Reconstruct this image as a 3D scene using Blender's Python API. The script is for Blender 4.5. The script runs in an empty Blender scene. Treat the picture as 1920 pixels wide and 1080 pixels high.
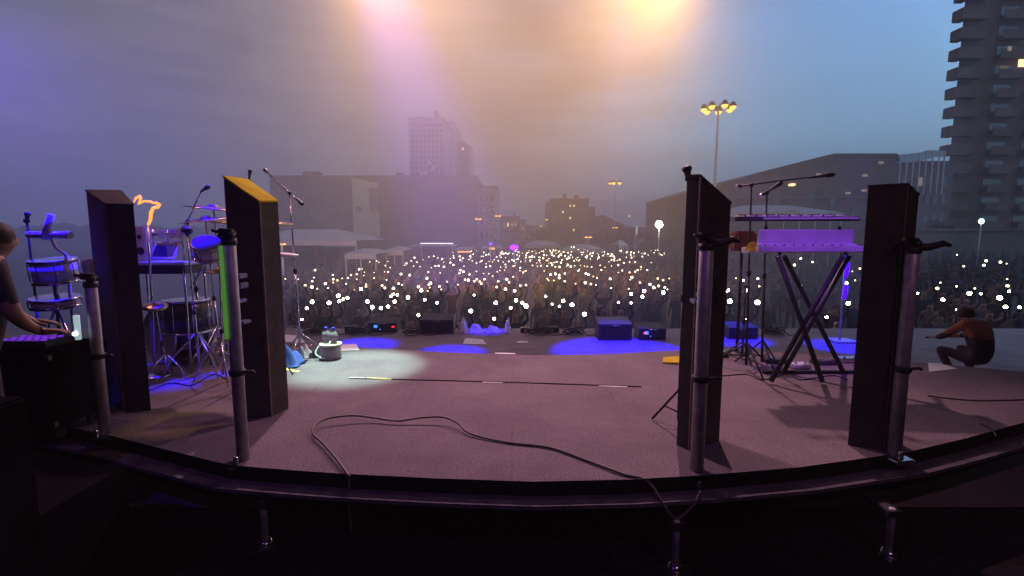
import bpy, bmesh, math, random
from mathutils import Vector, Matrix, Quaternion
random.seed(7)
R = math.radians
SC = bpy.context.scene
COL = SC.collection
# ------------------------------------------------------------ camera
CZ = 1.6
PITCH = math.atan(100/900)
cam = bpy.data.objects.new('camera', bpy.data.cameras.new('camera')); COL.objects.link(cam)
cam.location = (0, 0, CZ); cam.rotation_euler = (math.pi/2-PITCH, 0, 0)
cam.data.sensor_width = 36; cam.data.lens = 36*900/1920
cam.data.clip_start = 0.05; cam.data.clip_end = 3000
SC.camera = cam
# ------------------------------------------------------------ dusk sky
SUN_AZ = R(62)
w = bpy.data.worlds.new('World'); SC.world = w; w.use_nodes = True
nt = w.node_tree; N = nt.nodes; L = nt.links
bg = N['Background']; bg.inputs['Strength'].default_value = 1.6
def nn(t, **kw):
    n = N.new(t)
    for k, v in kw.items(): setattr(n, k, v)
    return n
sky = nn('ShaderNodeTexSky', sky_type='NISHITA'); sky.sun_disc = False
sky.sun_elevation = R(0.5); sky.sun_rotation = SUN_AZ; sky.dust_density = 1.0; sky.ozone_density = 3.0; sky.air_density = 1.2
tc = nn('ShaderNodeTexCoord')
sep = nn('ShaderNodeSeparateXYZ'); L.new(tc.outputs['Generated'], sep.inputs[0])
# clear twilight blue = Nishita tinted, clouds thicken away from the clear patch
skm = nn('ShaderNodeMix', data_type='RGBA', blend_type='MULTIPLY'); skm.inputs[0].default_value = 1
L.new(sky.outputs[0], skm.inputs[6]); skm.inputs[7].default_value = (0.04, 0.052, 0.062, 1)
skb = nn('ShaderNodeMix', data_type='RGBA', blend_type='MIX'); skb.inputs[0].default_value = 0.9
L.new(skm.outputs[2], skb.inputs[6])
zr = nn('ShaderNodeValToRGB'); L.new(sep.outputs['Z'], zr.inputs[0])
zr.color_ramp.elements[0].position = 0.0; zr.color_ramp.elements[0].color = (0.27, 0.46, 0.56, 1)
zr.color_ramp.elements[1].position = 0.62; zr.color_ramp.elements[1].color = (0.11, 0.22, 0.50, 1)
e = zr.color_ramp.elements.new(0.16); e.color = (0.27, 0.52, 0.76, 1)
e = zr.color_ramp.elements.new(0.33); e.color = (0.22, 0.43, 0.76, 1)
L.new(zr.outputs[0], skb.inputs[7])
# cloud layer
mp = nn('ShaderNodeMapping'); mp.inputs['Scale'].default_value = (1.5, 1.5, 6.5); L.new(tc.outputs['Generated'], mp.inputs[0])
nz = nn('ShaderNodeTexNoise'); nz.inputs['Scale'].default_value = 2.2; nz.inputs['Detail'].default_value = 7; nz.inputs['Roughness'].default_value = 0.58
L.new(mp.outputs[0], nz.inputs['Vector'])
m1 = nn('ShaderNodeMath', operation='MULTIPLY_ADD')   # cover = noise*0.35 + (0.62 - x)
L.new(nz.outputs[0], m1.inputs[0]); m1.inputs[1].default_value = 0.7
m2 = nn('ShaderNodeMath', operation='MULTIPLY_ADD'); L.new(sep.outputs['X'], m2.inputs[0]); m2.inputs[1].default_value = -1.25; m2.inputs[2].default_value = 0.36
L.new(m2.outputs[0], m1.inputs[2])
cr = nn('ShaderNodeValToRGB'); cr.color_ramp.interpolation = 'EASE'; L.new(m1.outputs[0], cr.inputs[0])
cr.color_ramp.elements[0].position = 0.08; cr.color_ramp.elements[0].color = (0, 0, 0, 1)
cr.color_ramp.elements[1].position = 0.78; cr.color_ramp.elements[1].color = (1, 1, 1, 1)
cc = nn('ShaderNodeValToRGB'); L.new(sep.outputs['X'], cc.inputs[0])     # cloud colour, duller away from the afterglow
cc.color_ramp.elements[0].position = 0.0; cc.color_ramp.elements[0].color = (0.135, 0.118, 0.170, 1)
cc.color_ramp.elements[1].position = 0.45; cc.color_ramp.elements[1].color = (0.215, 0.215, 0.24, 1)
# darker streaks low down
mp2 = nn('ShaderNodeMapping'); mp2.inputs['Scale'].default_value = (2.2, 2.2, 15); L.new(tc.outputs['Generated'], mp2.inputs[0])
nz2 = nn('ShaderNodeTexNoise'); nz2.inputs['Scale'].default_value = 2.6; nz2.inputs['Detail'].default_value = 8; L.new(mp2.outputs[0], nz2.inputs['Vector'])
c2 = nn('ShaderNodeValToRGB'); L.new(nz2.outputs[0], c2.inputs[0])
c2.color_ramp.elements[0].position = 0.40; c2.color_ramp.elements[0].color = (1, 1, 1, 1)
c2.color_ramp.elements[1].position = 0.66; c2.color_ramp.elements[1].color = (0.74, 0.75, 0.82, 1)
cm = nn('ShaderNodeMix', data_type='RGBA', blend_type='MULTIPLY'); cm.inputs[0].default_value = 1
L.new(cc.outputs[0], cm.inputs[6]); L.new(c2.outputs[0], cm.inputs[7])
# warm strip close to the horizon
hz = nn('ShaderNodeValToRGB'); L.new(sep.outputs['Z'], hz.inputs[0])
hz.color_ramp.elements[0].position = 0.0; hz.color_ramp.elements[0].color = (1, 1, 1, 1)
hz.color_ramp.elements[1].position = 0.09; hz.color_ramp.elements[1].color = (0, 0, 0, 1)
hm = nn('ShaderNodeMath', operation='MULTIPLY'); L.new(hz.outputs[0], hm.inputs[0]); hm.inputs[1].default_value = 0.35
cw = nn('ShaderNodeMix', data_type='RGBA'); L.new(hm.outputs[0], cw.inputs[0]); L.new(cm.outputs[2], cw.inputs[6]); cw.inputs[7].default_value = (0.42, 0.30, 0.26, 1)
fin = nn('ShaderNodeMix', data_type='RGBA'); L.new(cr.outputs[0], fin.inputs[0]); L.new(skb.outputs[2], fin.inputs[6]); L.new(cw.outputs[2], fin.inputs[7])
L.new(fin.outputs[2], bg.inputs['Color'])
# ------------------------------------------------------------ lights and exposure
SC.view_settings.view_transform = 'Standard'; SC.view_settings.look = 'None'
SC.view_settings.exposure = 0; SC.view_settings.gamma = 1
sd = bpy.data.lights.new('sun', 'SUN'); sd.energy = 0.06; sd.angle = R(15); sd.color = (1, 0.8, 0.65)
so = bpy.data.objects.new('sun', sd); COL.objects.link(so)
so.rotation_euler = Vector((-math.sin(SUN_AZ), -math.cos(SUN_AZ), -0.12)).to_track_quat('-Z', 'Y').to_euler()
def spot(name, loc, aim, power, color, cone, blend=0.6, radius=0.08):
    d = bpy.data.lights.new(name, 'SPOT'); d.energy = power; d.color = color
    d.spot_size = R(cone); d.spot_blend = blend; d.shadow_soft_size = radius
    o = bpy.data.objects.new(name, d); COL.objects.link(o); o.location = loc
    o.rotation_euler = (Vector(aim)-Vector(loc)).to_track_quat('-Z', 'Y').to_euler()
    return o
ORANGE = (1.0, 0.50, 0.16); BLUE = (0.006, 0.0, 1.0); VIOLET = (0.30, 0.10, 1.0)
LAMPS = [
 # name loc aim power colour cone blend
 ('orange_beam', (-2.65, 9.2, 6.15), (-0.6, 3.4, 0), 1750, (1, .52, .66), 64, 1.0),
 ('orange_beam', (2.95, 9.2, 6.15), (1.6, 3.8, 0), 1750, (1, .52, .62), 66, 1.0),
 ('orange_glow', (-3.2, 11.3, 7.75), (-3.0, 15, 7.9), 8500, (1, .50, .08), 120, 1.0),
 ('orange_glow', (3.7, 11.3, 7.7), (3.2, 15, 7.9), 15500, (1, .50, .07), 120, 1.0),
 ('violet_beam', (-3.5, 10.0, 9.6), (-2.9, 20, 3.6), 36000, (0.18, 0.12, 1.0), 31, 1.0),
 ('blue_beam', (-12.5, 9.5, 6.5), (-15, 22, 2), 5000, (0.16, 0.07, 1.0), 90, 1.0),
 ('blue_pool', (2.0, 9.4, 6.4), (2.0, 8.7, -0.55), 18000, BLUE, 22, 0.35),
 ('blue_pool', (-1.6, 8.4, 6.4), (-1.12, 8.6, -0.55), 14000, BLUE, 12, 0.6),
 ('blue_pool', (-3.3, 8.4, 6.4), (-2.95, 9.2, -0.55), 14000, BLUE, 13, 0.6),
 ('blue_pool', (4.6, 9.2, 6.4), (4.55, 9.7, -0.55), 14000, BLUE, 13, 0.5),
 ('blue_pool', (6.4, 9.2, 6.4), (6.4, 9.1, -0.55), 14000, BLUE, 12, 0.5),
 ('blue_edge', (-0.6, 10.2, 6.4), (-0.57, 10.6, -0.35), 9000, BLUE, 9, 0.6),
 ('pink_fill', (0, 6.0, 6.6), (0, 9.4, -0.5), 620, (1, .48, .60), 120, 1.0),  # fill spot added to lift the dark lower stage
 ('blue_kit', (-4.0, 6.0, 6.4), (-3.85, 5.6, 0.0), 9000, BLUE, 17, 0.6),
 ('blue_side', (-4.35, 4.75, 6.2), (-4.3, 4.5, 0.0), 18000, BLUE, 9, 0.5),
 ('violet_key', (2.4, 2.6, 5.4), (3.3, 5.2, 1.6), 700, (0.27, 0.05, 1.0), 21, 0.8),
 ('white_pool', (-2.3, 6.9, 5.4), (-1.95, 5.75, 0.0), 4600, (0.58, 1.0, 0.84), 20, 0.7),
 ('pink_work', (-6.3, 4.6, 5.6), (-3.2, 5.8, 0.4), 200, (1.0, 0.42, 0.5), 50, 1.0),
 ('orange_top', (-0.9, 4.6, 6.4), (-2.2, 4.17, 2.0), 420, (1, .55, .10), 8, 0.8),
 ('mauve_smoke_fill', (-1, 9.9, 8.4), (-7, 20, 4), 5600, (1, .80, .72), 125, 1.0),  # unseen broad spot added to tint and brighten the smoke
 ('violet_fill', (-3.6, -1.2, 5.6), (-2.8, 2.2, -0.5), 150, (0.22, 0.03, 1.0), 110, 1.0),  # violet fill added behind the camera to raise the dark foreground
 ('red_fill', (3.0, -1.2, 5.6), (1.4, 2.2, -0.5), 150, (0.8, 0.4, 0.6), 110, 1.0),  # second added fill, brightens the pole fronts from the camera side
]
for a in LAMPS:
    spot(*a)
SC.cycles.max_bounces = 5; SC.cycles.volume_bounces = 1; SC.cycles.diffuse_bounces = 2
SC.cycles.sample_clamp_indirect = 1.5; SC.cycles.sample_clamp_direct = 60
SC.cycles.use_denoising = True
try: SC.cycles.use_light_tree = True
except Exception: pass
# ------------------------------------------------------------ helpers
def ray(px, py):
    c, s = math.cos(PITCH), math.sin(PITCH); u = (px-960)/900; v = (540-py)/900
    return Vector((u, c+v*s, -s+v*c))
def at(px, py, Y):
    d = ray(px, py); return Vector((0, 0, CZ)) + d*(Y/d.y)
def onz(px, py, z=0.0):
    d = ray(px, py); return Vector((0, 0, CZ)) + d*((z-CZ)/d.z)
ZL, ZG = -0.55, -2.4        # lower stage, ground

def mat(name, color, rough=0.7, metal=0.0, var=0.25, scale=8.0, emit=None, es=1.0, bump=0.0, alpha=None, trans=0.0, spec=0.5, sample=True):
    m = bpy.data.materials.new(name); m.use_nodes = True
    n = m.node_tree.nodes; l = m.node_tree.links; b = n['Principled BSDF']
    b.inputs['Roughness'].default_value = rough; b.inputs['Metallic'].default_value = metal
    b.inputs['Specular IOR Level'].default_value = spec
    if trans: b.inputs['Transmission Weight'].default_value = trans
    t = n.new('ShaderNodeTexCoord'); z = n.new('ShaderNodeTexNoise'); z.inputs['Scale'].default_value = scale; z.inputs['Detail'].default_value = 6
    l.new(t.outputs['Object'], z.inputs['Vector'])
    r = n.new('ShaderNodeValToRGB'); l.new(z.outputs[0], r.inputs[0])
    c = Vector(color)
    r.color_ramp.elements[0].position = 0.3; r.color_ramp.elements[0].color = (*(c*(1-var)), 1)
    r.color_ramp.elements[1].position = 0.7; r.color_ramp.elements[1].color = (*(c*(1+var)), 1)
    l.new(r.outputs[0], b.inputs['Base Color'])
    if bump:
        bp = n.new('ShaderNodeBump'); bp.inputs['Strength'].default_value = bump; l.new(z.outputs[0], bp.inputs['Height']); l.new(bp.outputs[0], b.inputs['Normal'])
    if emit:
        b.inputs['Emission Color'].default_value = (*emit, 1); b.inputs['Emission Strength'].default_value = es
        if not sample: m.cycles.emission_sampling = 'NONE'
    return m
M = {}
M['black'] = mat('black_paint', (.018, .018, .02), .55)
M['rubber'] = mat('rubber', (.02, .02, .02), .8)
M['chrome'] = mat('chrome', (.62, .62, .64), .22, 1.0, .05)
M['steel'] = mat('scaffold_steel', (.50, .49, .51), .48, .45, .22, 14, bump=.1)
M['wood'] = mat('dark_stained_wood', (.050, .041, .038), .7, 0, .35, 9, bump=.15)
M['woodtop'] = mat('amber_lit_plywood', (.52, .42, .03), .9, 0, .15, 12, spec=.08)  # orange lamplight on the monolith top put into this base colour
M['woodedge'] = mat('worn_wood_edge', (.16, .11, .09), .6, 0, .3, 9)
M['white'] = mat('white_paint', (.78, .78, .76), .5, 0, .06)
M['cover'] = mat('white_fabric_cover', (.74, .74, .76), .9, 0, .12, 5, bump=.9)
M['paper'] = mat('paper', (.8, .8, .78), .8, 0, .04)
M['drum'] = mat('drum_lacquer', (.55, .55, .6), .3, 0, .12)
M['head'] = mat('drum_head', (.75, .75, .74), .5, 0, .08)
M['darkshell'] = mat('dark_drum_lacquer', (.03, .025, .03), .3, 0, .2)
M['brass'] = mat('cymbal_brass', (.62, .42, .18), .32, 1.0, .15, 5)
M['cable'] = mat('cable_jacket', (.11, .095, .085), .5, 0, .2)
M['cyan'] = mat('pale_plastic', (.6, .8, .76), .4)
M['green'] = mat('green_light_strip', (.1, .3, .08), .5, emit=(.09, .30, .04), es=.55)
M['clear'] = mat('clear_plastic', (.85, .9, .9), .08, 0, .02, trans=.75)
M['bluecap'] = mat('blue_cap', (.03, .05, .7), .4)
M['denim'] = mat('blue_cloth', (.06, .12, .42), .9, 0, .35, 14, bump=.3)
M['yellowtape'] = mat('yellow_tape', (.85, .68, .22), .6)
M['whitetape'] = mat('white_tape', (.8, .8, .78), .6)
M['skin'] = mat('skin', (.34, .19, .13), .55, 0, .1)
M['dimskin'] = mat('darkened_crowd_skin', (.22, .13, .095), .6, 0, .15)  # skin darkened in its colour to keep the crowd in shade
M['hair'] = mat('hair', (.05, .032, .022), .7, 0, .4, 30)
M['shirt'] = mat('dark_shirt', (.035, .03, .035), .9, 0, .3)
M['rust'] = mat('rust_red_cloth', (.36, .12, .07), .9, 0, .3, bump=.2)
M['conc'] = mat('concrete', (.23, .21, .20), .85, 0, .15, .35)
M['concd'] = mat('dark_concrete', (.13, .115, .115), .85, 0, .25, .3)
M['concl'] = mat('pale_concrete', (.33, .32, .30), .85, 0, .1, .3)
M['brick'] = mat('brown_brick', (.12, .082, .068), .9, 0, .3, .6)
M['brickb'] = mat('brown_balcony_concrete', (.14, .10, .085), .9, 0, .25, .5)
M['glassd'] = mat('dark_glass', (.04, .045, .06), .12, 0, .1, spec=.8)
M['lit'] = mat('lit_window', (.8, .6, .3), .5, emit=(1, .72, .34), es=1.6, sample=False)
M['litdim'] = mat('dim_window', (.6, .45, .3), .5, emit=(.9, .6, .36), es=.2, sample=False)
M['sodium'] = mat('sodium_lamp_glass', (.9, .7, .3), .3, emit=(1, .55, .14), es=60, sample=False)
M['whitelamp'] = mat('white_lamp_glass', (.9, .95, .9), .3, emit=(.85, 1, .80), es=260, sample=True)
M['bluelamp'] = mat('blue_lamp_glass', (.1, .1, .9), .3, emit=(.05, 0, 1), es=22, sample=True)
M['led_white'] = mat('white_tube', (.9, .9, .95), .3, emit=(.85, .82, 1), es=1.6, sample=False)
M['led_amber'] = mat('amber_sign', (.9, .5, .1), .3, emit=(1, .45, .10), es=1.3, sample=False)
M['led_red'] = mat('red_led', (.9, .05, .05), .3, emit=(1, .02, .04), es=2.0, sample=False)
M['led_blue'] = mat('blue_display', (.1, .3, .9), .3, emit=(.04, .22, 1), es=1.6, sample=False)
M['led_green'] = mat('green_lamp_glass', (.6, .9, .8), .3, emit=(.5, 1, .8), es=5, sample=False)
M['flame'] = mat('glowing_filament', (.08, .03, .01), .6, emit=(1, .24, .02), es=2.4, sample=True)
M['tarp'] = mat('white_canopy', (.34, .36, .38), .8, 0, .1, .8)
M['hoarding'] = mat('printed_banner', (.60, .57, .45), .8, 0, .1, .5)
M['hoardd'] = mat('banner_photo_print', (.20, .20, .22), .8, 0, .35, .8)
M['redcanvas'] = mat('red_canvas', (.26, .09, .07), .9, 0, .3, 1)
M['fabric'] = mat('black_drape', (.008, .007, .009), .98, 0, .4, 3, spec=.02)
M['roofm'] = mat('stage_roof_sheet', (.02, .02, .022), .8)
M['leaf'] = mat('dusk_leaves', (.055, .07, .04), .8, 0, .5, 2)
M['bark'] = mat('bark', (.07, .05, .04), .9)
M['glasspanel'] = mat('pale_glass_panel', (.30, .42, .48), .25, 0, .2, .8)
# carpet
def carpet():
    m = mat('grey_stage_carpet', (.215, .175, .185), .95, 0, .0, spec=.1)
    n = m.node_tree.nodes; l = m.node_tree.links; b = n['Principled BSDF']
    t = [x for x in n if x.type == 'TEX_COORD'][0]
    a = n.new('ShaderNodeTexNoise'); a.inputs['Scale'].default_value = 1.4; a.inputs['Detail'].default_value = 9; a.inputs['Roughness'].default_value = .7
    f = n.new('ShaderNodeTexNoise'); f.inputs['Scale'].default_value = 70; f.inputs['Detail'].default_value = 4
    l.new(t.outputs['Object'], a.inputs['Vector']); l.new(t.outputs['Object'], f.inputs['Vector'])
    r1 = n.new('ShaderNodeValToRGB'); l.new(a.outputs[0], r1.inputs[0])
    r1.color_ramp.elements[0].position = .3; r1.color_ramp.elements[0].color = (.145, .122, .136, 1)
    r1.color_ramp.elements[1].position = .7; r1.color_ramp.elements[1].color = (.215, .185, .195, 1)
    r2 = n.new('ShaderNodeValToRGB'); l.new(f.outputs[0], r2.inputs[0])
    r2.color_ramp.elements[0].position = .3; r2.color_ramp.elements[0].color = (.6, .6, .6, 1)
    r2.color_ramp.elements[1].position = .7; r2.color_ramp.elements[1].color = (1.25, 1.25, 1.25, 1)
    mx = n.new('ShaderNodeMix'); mx.data_type = 'RGBA'; mx.blend_type = 'MULTIPLY'; mx.inputs[0].default_value = 1
    l.new(r1.outputs[0], mx.inputs[6]); l.new(r2.outputs[0], mx.inputs[7])
    bk = n.new('ShaderNodeTexBrick'); bk.inputs['Scale'].default_value = 1; bk.inputs['Brick Width'].default_value = 2.0; bk.inputs['Row Height'].default_value = 1.0; bk.inputs['Mortar Size'].default_value = .006
    bk.inputs['Color1'].default_value = (1, 1, 1, 1); bk.inputs['Color2'].default_value = (.93, .93, .93, 1); bk.inputs['Mortar'].default_value = (.62, .62, .62, 1)
    l.new(t.outputs['Object'], bk.inputs['Vector'])
    mm = n.new('ShaderNodeMix'); mm.data_type = 'RGBA'; mm.blend_type = 'MULTIPLY'; mm.inputs[0].default_value = .4
    l.new(mx.outputs[2], mm.inputs[6]); l.new(bk.outputs[0], mm.inputs[7])
    mp = n.new('ShaderNodeMapping'); mp.inputs['Scale'].default_value = (1.2, 4.0, 1); mp.inputs['Rotation'].default_value = (0, 0, .6); l.new(t.outputs['Object'], mp.inputs[0])
    sc_ = n.new('ShaderNodeTexNoise'); sc_.inputs['Scale'].default_value = 3.2; sc_.inputs['Detail'].default_value = 10; sc_.inputs['Roughness'].default_value = .75; l.new(mp.outputs[0], sc_.inputs['Vector'])
    r3 = n.new('ShaderNodeValToRGB'); l.new(sc_.outputs[0], r3.inputs[0])
    r3.color_ramp.elements[0].position = .58; r3.color_ramp.elements[0].color = (1, 1, 1, 1); r3.color_ramp.elements[1].position = .72; r3.color_ramp.elements[1].color = (.62, .6, .6, 1)
    m4 = n.new('ShaderNodeMix'); m4.data_type = 'RGBA'; m4.blend_type = 'MULTIPLY'; m4.inputs[0].default_value = .8
    l.new(mm.outputs[2], m4.inputs[6]); l.new(r3.outputs[0], m4.inputs[7]); l.new(m4.outputs[2], b.inputs['Base Color'])
    bp = n.new('ShaderNodeBump'); bp.inputs['Strength'].default_value = .6; bp.inputs['Distance'].default_value = .01
    l.new(f.outputs[0], bp.inputs['Height']); l.new(bp.outputs[0], b.inputs['Normal'])
    return m
M['carpet'] = carpet()
M['lower'] = mat('lower_stage_board', (.20, .165, .17), .7, 0, .22, 2.5, bump=.1)
M['deck'] = mat('black_stage_deck', (.014, .012, .014), .95, 0, .6, 25, bump=.3, spec=.05)
M['alu'] = mat('dull_aluminium_edge', (.10, .09, .105), .92, 0, .35, 10)
M['ground'] = mat('asphalt', (.055, .052, .055), .9, 0, .3, .8)
def rnd_mat(name, cols, rough=.9):
    m = mat(name, cols[0], rough); n = m.node_tree.nodes; l = m.node_tree.links
    oi = n.new('ShaderNodeObjectInfo'); r = n.new('ShaderNodeValToRGB'); r.color_ramp.interpolation = 'CONSTANT'
    l.new(oi.outputs['Random'], r.inputs[0])
    for i, c in enumerate(cols):
        e = r.color_ramp.elements[i] if i < 2 else r.color_ramp.elements.new(i/len(cols))
        e.position = i/len(cols); e.color = (*c, 1)
    l.new(r.outputs[0], n['Principled BSDF'].inputs['Base Color']); return m
M['cloth'] = rnd_mat('crowd_clothes', [(.03, .03, .035), (.05, .045, .055), (.02, .03, .05), (.08, .07, .075), (.05, .03, .035), (.11, .10, .10)])
M['torch'] = mat('phone_torch', (1, 1, 1), .3, emit=(1, .84, .58), es=12, sample=False)
M['torchwarm'] = mat('warm_phone_torch', (1, .9, .7), .3, emit=(1, .70, .36), es=5, sample=False)
M['torchbig'] = mat('phone_torch_near', (1, 1, 1), .3, emit=(1, .88, .70), es=60, sample=True)

def bm_obj(name, bm, m, parent=None, smooth=False):
    me = bpy.data.meshes.new(name); bmesh.ops.recalc_face_normals(bm, faces=bm.faces); bm.to_mesh(me); bm.free()
    for x in (m if isinstance(m, (list, tuple)) else [m]): me.materials.append(M[x] if isinstance(x, str) else x)
    if smooth:
        for p in me.polygons: p.use_smooth = True
    o = bpy.data.objects.new(name, me); COL.objects.link(o)
    if parent:
        o.parent = parent
        if not LOCAL[0]: o.matrix_parent_inverse = Matrix.Translation(-parent.location) if parent.rotation_euler.z == 0 else parent_world(parent).inverted()
    return o
LOCAL = [False]
def parent_world(p):
    return Matrix.LocRotScale(p.location, p.rotation_euler, p.scale)
def thing(name, label, cat, loc=(0, 0, 0), group=None):
    o = bpy.data.objects.new(name, None); COL.objects.link(o); o.location = loc; o.empty_display_size = .2
    o['label'] = label; o['category'] = cat
    if group: o['group'] = group
    return o
def tag(o, label=None, cat=None, group=None, kind=None):
    for k, v in (('label', label), ('category', cat), ('group', group), ('kind', kind)):
        if v: o[k] = v
    return o
def box(bm, lo, hi, bev=0.0, mt=0):
    lo = Vector(lo); hi = Vector(hi)
    v = [bm.verts.new((x, y, z)) for x in (lo.x, hi.x) for y in (lo.y, hi.y) for z in (lo.z, hi.z)]
    fs = [bm.faces.new([v[i] for i in q]) for q in ((0, 1, 3, 2), (4, 6, 7, 5), (0, 4, 5, 1), (2, 3, 7, 6), (0, 2, 6, 4), (1, 5, 7, 3))]
    for f in fs: f.material_index = mt
    if bev:
        es = list({e for f in fs for e in f.edges})
        bmesh.ops.bevel(bm, geom=es, offset=bev, segments=2, affect='EDGES')
    return v
def obox(bm, c, size, rot, mt=0, bev=0.0):
    """box of size at c with a rotation matrix"""
    b2 = bmesh.new(); s = Vector(size)/2; box(b2, -s, s, bev, mt)
    mm = Matrix.Translation(Vector(c)) @ rot.to_4x4()
    merge(bm, b2, mm)
def merge(bm, b2, mm=None):
    me = bpy.data.meshes.new('t'); b2.to_mesh(me); b2.free()
    if mm is not None: me.transform(mm)
    bm.from_mesh(me); bpy.data.meshes.remove(me)
def prism(bm, pts, z0, z1, mt=0):
    """vertical prism from plan polygon; z1 float or list of top heights"""
    zt = z1 if isinstance(z1, (list, tuple)) else [z1]*len(pts)
    a = [bm.verts.new((p[0], p[1], z0)) for p in pts]; b = [bm.verts.new((p[0], p[1], z)) for p, z in zip(pts, zt)]
    n = len(pts); fs = [bm.faces.new(a[::-1]), bm.faces.new(b)]
    for i in range(n): fs.append(bm.faces.new((a[i], a[(i+1) % n], b[(i+1) % n], b[i])))
    for f in fs: f.material_index = mt
    return fs
def tube(bm, pts, r, seg=10, cap=True, mt=0):
    pts = [Vector(p) for p in pts]; n = len(pts); rs = r if isinstance(r, (list, tuple)) else [r]*n
    rings = []; up = None
    for i, p in enumerate(pts):
        t = (pts[min(i+1, n-1)]-pts[max(i-1, 0)]).normalized()
        if up is None: up = Vector((0, 0, 1)) if abs(t.z) < .9 else Vector((0, 1, 0))
        s = t.cross(up).normalized(); up = s.cross(t).normalized()
        rings.append([bm.verts.new(p+(s*math.cos(2*math.pi*k/seg)+up*math.sin(2*math.pi*k/seg))*rs[i]) for k in range(seg)])
    for a, b in zip(rings, rings[1:]):
        for k in range(seg):
            f = bm.faces.new((a[k], a[(k+1) % seg], b[(k+1) % seg], b[k])); f.material_index = mt; f.smooth = True
    if cap:
        f = bm.faces.new(rings[0][::-1]); f.material_index = mt; f = bm.faces.new(rings[-1]); f.material_index = mt
def lathe(bm, prof, c, axis=(0, 0, 1), seg=20, mt=0):
    """prof: list of (r, h) along axis from c"""
    q = Vector((0, 0, 1)).rotation_difference(Vector(axis).normalized()); c = Vector(c); rings = []
    for r, h in prof:
        r = max(r, 1e-4)
        rings.append([bm.verts.new(c+q @ Vector((r*math.cos(2*math.pi*k/seg), r*math.sin(2*math.pi*k/seg), h))) for k in range(seg)])
    for a, b in zip(rings, rings[1:]):
        for k in range(seg):
            f = bm.faces.new((a[k], a[(k+1) % seg], b[(k+1) % seg], b[k])); f.material_index = mt; f.smooth = True
    f = bm.faces.new(rings[0][::-1]); f.material_index = mt; f = bm.faces.new(rings[-1]); f.material_index = mt
def blob(bm, c, r, sub=2, mt=0, sc=(1, 1, 1), jit=0.0):
    g = bmesh.ops.create_icosphere(bm, subdivisions=sub, radius=1.0)
    for v in g['verts']:
        k = 1+random.uniform(-jit, jit)
        v.co = Vector(c)+Vector((v.co.x*r*sc[0]*k, v.co.y*r*sc[1]*k, v.co.z*r*sc[2]*k))
    vs = set(g['verts'])
    for f in {f for v in g['verts'] for f in v.link_faces}: f.material_index = mt; f.smooth = True
def spline(pts, n=8):
    pts = [Vector(p) for p in pts]; out = []
    P = [pts[0]*2-pts[1]]+pts+[pts[-1]*2-pts[-2]]
    for i in range(1, len(P)-2):
        for k in range(n):
            t = k/n; a, b, c, d = P[i-1], P[i], P[i+1], P[i+2]
            out.append(.5*((2*b)+(c-a)*t+(2*a-5*b+4*c-d)*t*t+(3*b-3*c+d-a)*t**3))
    out.append(pts[-1]); return out
def part(name, m, parent, fn, smooth=False):
    bm = bmesh.new(); fn(bm); return bm_obj(name, bm, m, parent, smooth)
def struct(o): o['kind'] = 'structure'; return o
def copy_tree(o, parent=None):
    c = o.copy(); COL.objects.link(c)
    if parent: c.parent = parent
    for ch in [x for x in o.children]: copy_tree(ch, c)
    return c

# ------------------------------------------------------------ setting
g = part('ground', 'ground', None, lambda bm: box(bm, (-900, -60, ZG-.4), (900, 1500, ZG))); struct(g)
near = [(-260, 735), (-120, 765), (0, 782), (110, 797), (200, 815), (320, 845), (430, 872), (540, 881), (640, 888), (820, 897), (1000, 903), (1180, 899), (1320, 891), (1500, 876), (1700, 848), (1810, 822), (1920, 792), (2050, 762), (2200, 735)]
far = [(2200, 712), (1920, 697), (1750, 682), (1600, 667), (1450, 659), (1260, 657), (1130, 664), (1000, 666), (850, 661), (690, 652), (520, 642), (200, 640), (-260, 650)]
nearw = [onz(*p) for p in near]; farw = [onz(*p) for p in far]
pl = [(p.x, p.y) for p in nearw+farw]
sf = part('stage_floor', ['carpet', 'deck'], None, lambda bm: prism(bm, pl, -.10, 0)); struct(sf)
for p in sf.data.polygons: p.material_index = 0 if p.normal.z > .5 else 1
def lip(bm):
    o = [(p.x*1.02, p.y-.115-.0*abs(p.x)) for p in nearw]; i = [(p.x, p.y+.05) for p in nearw]
    prism(bm, o+i[::-1], -.13, -.104)
struct(part('stage_floor_edge', 'alu', None, lip))
def sub(bm):
    o = [(p.x, p.y-.02) for p in nearw]; i = [(p.x, p.y+.25) for p in nearw]
    prism(bm, o+i[::-1], -.26, -.134)
struct(part('stage_floor_beam', 'deck', None, sub))
struct(part('lower_stage_floor', 'lower', None, lambda bm: box(bm, (-16, 3.6, ZL-.25), (16, 10.9, ZL))))
struct(part('backstage_floor', 'deck', None, lambda bm: box(bm, (-16, -6, ZL-.25), (16, 3.596, ZL))))
struct(part('side_platform_floor', 'fabric', None, lambda bm: box(bm, (-6.5, 2.35, ZL+.002), (-2.72, 3.22, -.012))))
struct(part('stage_front_wall', 'fabric', None, lambda bm: box(bm, (-16, 10.7, ZG), (16, 10.89, ZL-.26))))
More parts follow.
